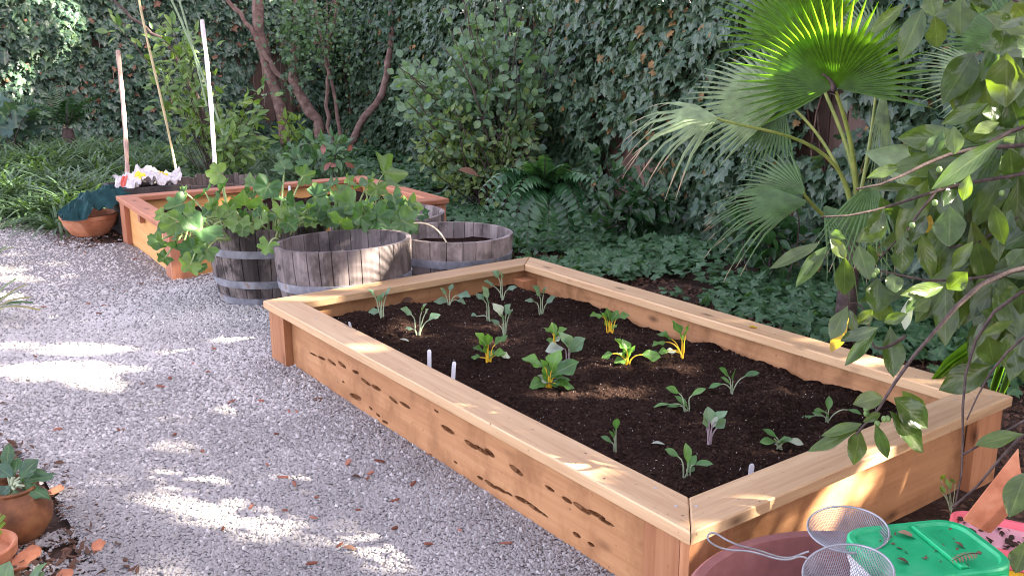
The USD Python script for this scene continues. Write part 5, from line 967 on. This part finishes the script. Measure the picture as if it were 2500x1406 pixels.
# pink tray
tp = at(2440, 1300, .17); ta_ = math.atan2(CR[1], CR[0])-math.radians(30)
def tp_(v): return rotz(v, ta_)+[tp[0], tp[1], 0]
T = thing('plastic_tray', 'faded pink plastic tray with a yellow band, full of litter', 'tray', (tp[0], tp[1], 0.))
part(T, 'base', xf(loft([lay(.22, .17, .04, 0.), lay(.235, .185, .04, .115)]), tp_), m_yellow, smooth=30)
part(T, 'rim', xf(loft([lay(.245, .195, .045, .118), lay(.255, .205, .045, .124), lay(.255, .205, .045, .165), lay(.24, .19, .04, .170), lay(.225, .175, .035, .168), lay(.215, .165, .03, .150)]), tp_), m_hot, smooth=30)
part(T, 'floor', xf(loft([lay(.21, .16, .03, .1505), lay(.205, .155, .03, .1525)]), tp_), m_pink, smooth=30)
k = 46; q = rotz(np.c_[RNG.uniform(-.09, .09, k), RNG.uniform(-.065, .065, k), np.full(k, .158)], ta_)+[tp[0], tp[1], 0]
single('leaf_litter', scatter([LF], q, unit(rv(k)*[1, 1, .2]), unit(Z3+rv(k, .5)), RNG.uniform(.012, .03, k)), m_litter, 'crumbled dead leaves lying in the pink tray', 'leaf litter', kind='stuff')
# broken pot wall
def shard_mesh(r0, r1, h, a0, a1, th, n=14, m=8, seed=0):
    V = []
    for t_ in (0, th):
        for i in range(m):
            for j in range(n):
                s = i/(m-1); a = a0+(a1-a0)*j/(n-1); hh = h*(1-.25*abs(math.sin(3*j/(n-1)+seed))); r_ = r0+(r1-r0)*s-t_; V.append((r_*math.cos(a), r_*math.sin(a), s*hh))
    V = np.array(V); o = n*m; F = [grid_faces(m, n), grid_faces(m, n)[:, ::-1]+o]; bd = [j for j in range(n)]+[i*n+n-1 for i in range(1, m)]+[(m-1)*n+j for j in range(n-2, -1, -1)]+[i*n for i in range(m-2, 0, -1)]
    q_ = [(bd[i], bd[(i+1) % len(bd)]) for i in range(len(bd))]; F.append(np.array([f for a, b in q_ for f in ((a, a+o, b+o), (a, b+o, b))])); return V, np.vstack(F)
sv_, sf_ = shard_mesh(.10, .13, .24, .3, 1.25, .012); sv_ = sv_-sv_.mean(0)
Rx = trimesh.transformations.rotation_matrix(.5, CF)[:3, :3] @ trimesh.transformations.rotation_matrix(math.radians(200), [0, 0, 1])[:3, :3]
single('pot_fragment', (sv_ @ Rx.T+atd(2448, 1218, 2.5), sf_), m_terra, 'big broken terracotta pot wall leaning behind the pink tray', 'pot fragment', smooth=40)
# thin weed by the bed end
T = thing('weed_seedling', 'thin sunlit weed at the base of the bed end board', 'weed', at(2320, 1262, 0)); wb = at(2320, 1262, 0)
for u, v in [(2295, 1185), (2308, 1165), (2318, 1195), (2302, 1205), (2332, 1180), (2296, 1170)]:
    e_ = atd(u, v, depth(wb)-.02); lf_ = part(T, 'leaf', put(LOV[0], e_, unit(A(*RNG.normal(size=3))), unit(Z3-CF), A(.028)), m_lime, smooth=True); part(lf_, 'stalk', tube(spline([wb, (wb+e_)/2+A(.005, 0, .01), e_], 6), .0012, 4), m_bstem)

# ================================================================ BOTTOM LEFT: POTS AND LEAVES
p1 = at(45, 1312, 0)
T = thing('round_pot', 'round bellied mossy terracotta pot at the left edge', 'plant pot', (p1[0], p1[1], 0.))
part(T, 'pot', xf(lathe([(0, 0), (.055, 0), (.075, .012), (.103, .055), (.108, .09), (.098, .13), (.078, .155), (.072, .162), (.078, .172), (.074, .178), (.064, .172), (.062, .16), (0, .15)], 44), lambda v: v+[p1[0], p1[1], 0]), m_terra_old, smooth=40)
T = thing('broad_leaved_plant', 'blue green broad leaved plant growing in the round pot', 'plant', (p1[0], p1[1], .15)); pb = A(p1[0], p1[1], .15); dp = depth(pb)
for (u, v), (u2, v2), w, o in [((50, 1175), (128, 1158), 42, 0), ((48, 1165), (92, 1118), 44, .05), ((35, 1165), (40, 1112), 40, .08), ((60, 1185), (122, 1215), 34, -.03), ((35, 1195), (52, 1262), 50, -.06), ((25, 1185), (-10, 1215), 44, -.03), ((30, 1165), (-15, 1130), 40, .03), ((45, 1180), (84, 1140), 24, -.02), ((55, 1190), (80, 1240), 30, .0), ((58, 1170), (138, 1150), 14, .02), ((15, 1150), (22, 1078), 34, .1), ((20, 1210), (30, 1280), 36, -.05)]:
    a, b = atd(u, v, dp+o*.4), atd(u2, v2, dp+o); D = b-a; L = np.linalg.norm(D); hw = w/FPX*dp/2; lf_ = part(T, 'leaf', put(strip_leaf(oval(1., .5), 8, 5, .12, .2, .25, u), a, D, unit(Z3*.9-CF*.6+A(*RNG.normal(size=3))*.2), A(hw, L, L*.6)[None]), m_comf, smooth=True)
    part(lf_, 'stalk', tube([pb, (pb+a)/2+A(0, 0, .015), a], .004, 5), m_bstem, smooth=True)
p2 = at(-38, 1440, 0); 
T = thing('flower_pot', 'smaller terracotta flower pot with a rolled rim at the bottom left', 'plant pot', (p2[0], p2[1], 0.))
part(T, 'pot', xf(lathe([(0, 0), (.062, 0), (.085, .105), (.096, .107), (.099, .135), (.094, .139), (.087, .135), (.08, .11), (0, .105)], 44), lambda v: v+[p2[0], p2[1], 0]), m_terra, smooth=40)
T = thing('strap_leaved_plant', 'yellow green arching leaves in the smaller flower pot', 'plant', (p2[0], p2[1], .1)); c = A(p2[0], p2[1], .1)
for u, v in [(34, 1295), (28, 1270), (10, 1258), (-20, 1260), (30, 1330), (5, 1290)]:
    e_ = atd(u, v, depth(c)+.02); D = e_-c; L = np.linalg.norm(D); part(T, 'leaf', put(BL, c, unit(D+Z3*.12), unit(Z3*.6-CF*.5), A(.011, L*1.15, L*.5)[None]), m_lime, smooth=True)
T = thing('seedling_clump', 'broad pale leaves poking in at the bottom left corner', 'plant', (*at(40, 1480, 0)[:2], 0.)); c = at(30, 1490, 0)
for (u, v), (u2, v2), w in [((5, 1440), (20, 1370), 60), ((60, 1430), (110, 1372), 22), ((70, 1440), (105, 1395), 34)]:
    a, b = atd(u, v, 2.5), atd(u2, v2, 2.5); D = b-a; L = np.linalg.norm(D); lf_ = part(T, 'leaf', put(strip_leaf(oval(1., .55), 7, 5, .15, .15, .1, u), a, D, unit(Z3*.7-CF*.7), A(w/FPX*2.5/2, L, L*.6)[None]), m_brass, smooth=True); part(lf_, 'stalk', tube([c, (c+a)/2, a], .003, 5), m_bstem, smooth=True)
for i, (u, v, s_, lb) in enumerate([(137, 1196, .035, 'pink terracotta shard beside the round pot'), (62, 1362, .05, 'large rounded terracotta shard between the two pots'), (42, 1390, .03, 'flat terracotta shard at the bottom left behind the leaves'), (235, 1332, .024, 'small pink shard alone in the gravel right of the pots'), (28, 1340, .028, 'tan shard half hidden against the smaller pot'), (160, 1402, .026, 'pinkish shard on the bottom edge of the picture')]):
    c = at(u, v, .012); m = stones(c[None], A(s_), True, .35); single('terracotta_shard', m, m_terra, lb, 'shard', 'broken terracotta pieces by the pots')
def straps(label, c, tips, w=.012, mat=None):
    T = thing('lily_turf_clump', label, 'grass clump', c)
    for u, v in tips:
        e_ = atd(u, v, depth(c)+R_.uniform(-.15, .15)); D = e_-c; L = np.linalg.norm(D); part(T, 'blade', put(BL, c+A(*RNG.normal(size=3))*[.02, .02, 0], unit(D+Z3*.5*L), unit(Z3*.6-CF*.4), A(w, L*1.2, L*.8)[None]), mat or m_turf, smooth=True)
straps('strappy green clump at the left edge beside the sunny gravel', at(-25, 765, 0), [(62, 752), (45, 735), (30, 700), (10, 690), (60, 745), (55, 770), (20, 720), (40, 712), (5, 760), (-20, 680), (50, 755)])
straps('smaller strappy clump at the left edge further up the path', at(-25, 640, 0), [(12, 598), (5, 620), (15, 610), (-5, 590), (10, 640), (0, 600)])
# chips and fallen leaves on the gravel
chips = [(345, 668), (300, 690), (270, 680), (385, 660), (255, 718), (100, 720), (215, 715), (640, 735), (560, 640), (85, 860), (290, 1048), (430, 1062), (700, 1005), (640, 985), (720, 1008), (500, 1100), (680, 1060), (655, 1135), (690, 1165), (770, 1215), (850, 1130), (905, 1155), (965, 1225), (1055, 1110), (770, 1260), (835, 1330), (700, 1245), (720, 1180), (960, 1290), (895, 1165), (925, 1125), (570, 985), (410, 925), (470, 895), (505, 910), (395, 945), (350, 940), (140, 1050), (520, 850), (330, 610), (210, 600), (760, 1370), (880, 1240), (1010, 1180), (610, 1230), (540, 1290), (240, 745), (1230, 1320), (1120, 1290), (1040, 1330)]
for u, v in chips:
    c = at(u+R_.uniform(-6, 6), v+R_.uniform(-4, 4), float(ground_z(0, 3)) if v < 700 else .012); c[2] = float(pz(A(c[0]), A(c[1]))[0])+.007; L = R_.uniform(.010, .025); w = L*R_.uniform(.18, .4); a = R_.uniform(0, 3.14)
    poly = [(L*(1+R_.uniform(-.3, .1)), w*R_.uniform(-.3, .3)), (L*.3, w*R_.uniform(.7, 1.2)), (-L*.6, w*R_.uniform(.6, 1.1)), (-L, w*R_.uniform(-.3, .3)), (-L*.4, -w*R_.uniform(.7, 1.1)), (L*.5, -w*R_.uniform(.6, 1.1))]
    v_, f_ = bevel_prism(poly, -.003, .003, .0012); v_ = rotz(v_, a); v_[:, 2] += v_[:, 0]*R_.uniform(-.2, .2)
    single('bark_chip', (v_+c, f_), m_chip, 'small reddish bark chip lying on the grey gravel', 'bark chip', 'bark chips scattered on the gravel path')
for u, v, s_, lb in [(760, 974, .07, 'curled tan leaf on the gravel below the bed corner post'), (855, 1162, .04, 'pale tan leaf on the gravel left of the long board'), (292, 1050, .035, 'small buff leaf on the gravel between the sun patches'), (335, 757, .03, 'tiny pale yellow leaf on the gravel in front of the dark barrel'), (835, 1335, .045, 'pink leaf lying on the gravel near the bottom edge')]:
    c = at(u, v, .014); loose('fallen_leaf', lb, LF, c, A(R_.uniform(.5, 1), R_.uniform(-1, .2), .08), Z3, s_, m_litter)
loose('fallen_leaf', 'small yellow leaf lying on the right long cap board', LF, at(1826, 798, ZT+.004), CR, Z3, .05, m_magy)
loose('fallen_leaf', 'orange leaf standing on the soil against the back board', LF, at(980, 738, .2), CR+Z3*.4, -CF+Z3*.4, .06, m_litter)
loose('fallen_leaf', 'white curled leaf on the soil between two chard plants', LF, at(1558, 848, .2), CR+Z3*.1, Z3-CF*.3, .05, m_pale)
loose('fallen_leaf', 'pale leaf scrap on the bare soil in the front half of the bed', LF, at(1590, 1082, .2), CR+Z3*.1, Z3, .045, m_pale)
loose('fallen_leaf', 'buff leaf scrap on the soil near the left board', LF, at(975, 828, .2), CR-Z3*.1, Z3, .05, m_pale)

# ================================================================ TALL TREES BEYOND THE FENCE, whose crowns dapple the sun
TE = math.tan(math.radians(SUN_ELEV)); h2 = unit(SUN_AZ); e2 = A(-h2[1], h2[0])
def ew(p): return float(p[:2] @ e2), float(p[2]-(p[:2] @ h2)*TE)
GAPS = []
def gap(u, v, ru, rv_, z=0., P=None, d=None):
    c = (atd(u, v, d) if d else at(u, v, z)) if P is None else P; k = depth(c)
    if d: a, b = atd(u+ru, v, d), atd(u, v+rv_, d)
    else: a, b = at(u+ru, v, z), at(u, v+rv_, z)
    (e0, w0), (ea, wa), (eb, wb) = ew(c), ew(a), ew(b); GAPS.append((e0, w0, ea-e0, wa-w0, eb-e0, wb-w0))
for g_ in [(190, 848, 125, 14), (120, 912, 165, 30), (235, 952, 40, 13), (420, 1120, 70, 30), (470, 1175, 55, 22), (40, 640, 40, 10), (110, 760, 50, 6) ]: gap(*g_)
for g_ in [(1150, 985, 95, 30), (1260, 1055, 60, 18), (760, 728, 80, 7), (900, 850, 50, 9), (1080, 925, 30, 8), (1420, 1140, 60, 9), (1800, 1225, 110, 16), (1930, 1170, 70, 9), (1740, 1290, 50, 12), (2180, 1110, 80, 26), (2090, 880, 70, 18), (1980, 830, 30, 6), (2230, 930, 30, 6)]: gap(*g_, z=.30)
for g_ in [(955, 790, 60, 20), (1180, 780, 70, 9), (1200, 820, 40, 12), (1330, 850, 40, 14), (1450, 880, 40, 9), (1530, 885, 40, 12), (1660, 860, 50, 12), (1700, 890, 60, 6), (1560, 930, 60, 6), (1270, 1000, 70, 12), (1830, 1045, 30, 12), (1600, 1010, 70, 5), (1480, 800, 30, 8), (1020, 810, 30, 9), (1900, 1090, 24, 10), (1740, 1040, 20, 10)]: gap(*g_, z=.21)
dw = depth(A(1., 0, .15)); 
for u, v, ru, rv_ in ADP:
    d_ = ray(u, v); gap(0, 0, 0, 0, P=CAM+d_*(.06-CAM[1])/d_[1]) ; c = CAM+d_*(.06-CAM[1])/d_[1]; k = depth(c); GAPS[-1] = (*ew(c), *(np.array(ew(c+CR*ru/FPX*k))-ew(c)), *(np.array(ew(c+CU*rv_/FPX*k))-ew(c)))
for u, v, ru, rv_, d_ in [(860, 588, 36, 16, 5.38), (620, 460, 110, 40, 5.6), (730, 460, 60, 40, 5.7), (480, 590, 40, 30, 5.1), (505, 240, 16, 190, d2), (296, 240, 12, 100, d1), (60, 130, 80, 70, 13.2), (400, 60, 60, 50, db), (620, 240, 60, 26, db), (430, 170, 60, 30, db), (470, 240, 40, 40, db), (2035, 150, 210, 150, 4.5), (1960, 60, 120, 80, 5.), (2120, 640, 90, 130, 2.5), (2300, 400, 140, 80, 2.5), (2230, 60, 60, 60, 2.5), (2400, 560, 80, 80, 2.5), (2350, 880, 70, 40, 3.5), (2200, 480, 130, 70, 2.5), (2420, 250, 90, 90, 2.5), (2300, 680, 110, 60, 2.5), (2180, 830, 60, 70, 2.4), (1480, 330, 60, 60, 4.5), (900, 470, 120, 40, 5.8), (300, 450, 200, 60, 8.4), (1650, 310, 110, 40, 4.45), (1250, 60, 60, 40, ds), (2420, 950, 50, 60, 3.4), (1720, 200, 60, 90, 4.9), (1870, 420, 60, 60, 4.6), (60, 420, 60, 40, 9.), (150, 470, 60, 20, 8.5)]: gap(u, v, ru, rv_, d=d_)
GA = np.array(GAPS)
def lit(E_, W_, m):
    out = np.zeros(len(E_), bool)
    for e0, w0, a, b, c, d_ in GA:
        Q = np.array([[a*a+c*c+m*m, a*b+c*d_], [a*b+c*d_, b*b+d_*d_+m*m]]); Qi = np.linalg.inv(Q); x_, y_ = E_-e0, W_-w0
        out |= Qi[0, 0]*x_*x_+2*Qi[0, 1]*x_*y_+Qi[1, 1]*y_*y_ < 1
    return out
TREES = [(-3.0, 7.6, 7.5, 'nearest tall tree right of the garden, outside the fence'), (1.0, 7.2, 8., 'second tall tree beyond the fence on the right'), (5.0, 7.5, 9., 'third tall tree beyond the fence near its middle'), (9.0, 7.8, 11., 'fourth tall tree beyond the fence towards the corner'), (13.0, 7.6, 12., 'last tall tree beyond the fence at the far corner'), (17., 7.8, 12., 'outermost tall tree beyond the far end fence')]
KV = np.array([(0, 0, 0), (.27, .45, .08), (0, .5, 0), (-.27, .45, .08), (0, 1, -.15)]); LT = [(KV, np.array([(0, 1, 2), (0, 2, 3), (1, 4, 2), (2, 4, 3)]), KV[:, :2])]
for i, (e0, s0, ht, lb) in enumerate(TREES):
    b = h2*s0+e2*e0; B = A(b[0], b[1], 0.); T = thing('tall_tree', lb, 'tree', B)
    part(T, 'trunk', tube(spline([B-A(0, 0, .1), B+A(.1, .05, 2.), B+A(.0, .1, 4.2), B+A(.1, 0, ht-.8)], 20), np.linspace(.16, .05, 20), 10), m_bark, smooth=True)
    n = int(3500*ht); E_ = RNG.uniform(-2.25, 2.25, n); S_ = RNG.normal(0, .55, n); Zz = RNG.uniform(.9, ht, n)
    top = ht+.2-.35*E_**2*.5-1.2*(meshkit.fbm(np.c_[E_*1.1+i*7, 0*E_, 0*E_], 2)-.3); keep = Zz < top; E_, S_, Zz = E_[keep], S_[keep], Zz[keep]
    P = np.c_[(b+np.outer(S_, h2)+np.outer(E_, e2)), Zz]; Wv = Zz-(P[:, :2] @ h2)*TE; Ev = P[:, :2] @ e2
    keep = ~lit(Ev, Wv, .055); holes = meshkit.fbm(np.c_[Ev*1.7, Wv*2.6, 0*Ev], 3, 40) > .70; P = P[keep & ~holes]; k = len(P)
    D_ = unit(rv(k)+A(0, 0, -.4)); part(T, 'crown', scatter(LT, P-D_*.07, D_, unit(np.r_[h2, .3]+rv(k, .5)), RNG.uniform(.15, .22, k)), m_fore, kind='stuff')
    for j in range(10):
        z0 = R_.uniform(1.6, 5.8); e_ = B+np.r_[h2*R_.uniform(-.5, .5)+e2*R_.uniform(-2, 2), z0+R_.uniform(.3, .9)]; part(T, 'limb', tube(spline([B+A(.05, .05, z0), (B+A(0, 0, z0)+e_)/2+A(0, 0, .1), e_], 8), np.linspace(.05, .015, 8), 6), m_bark, smooth=True)
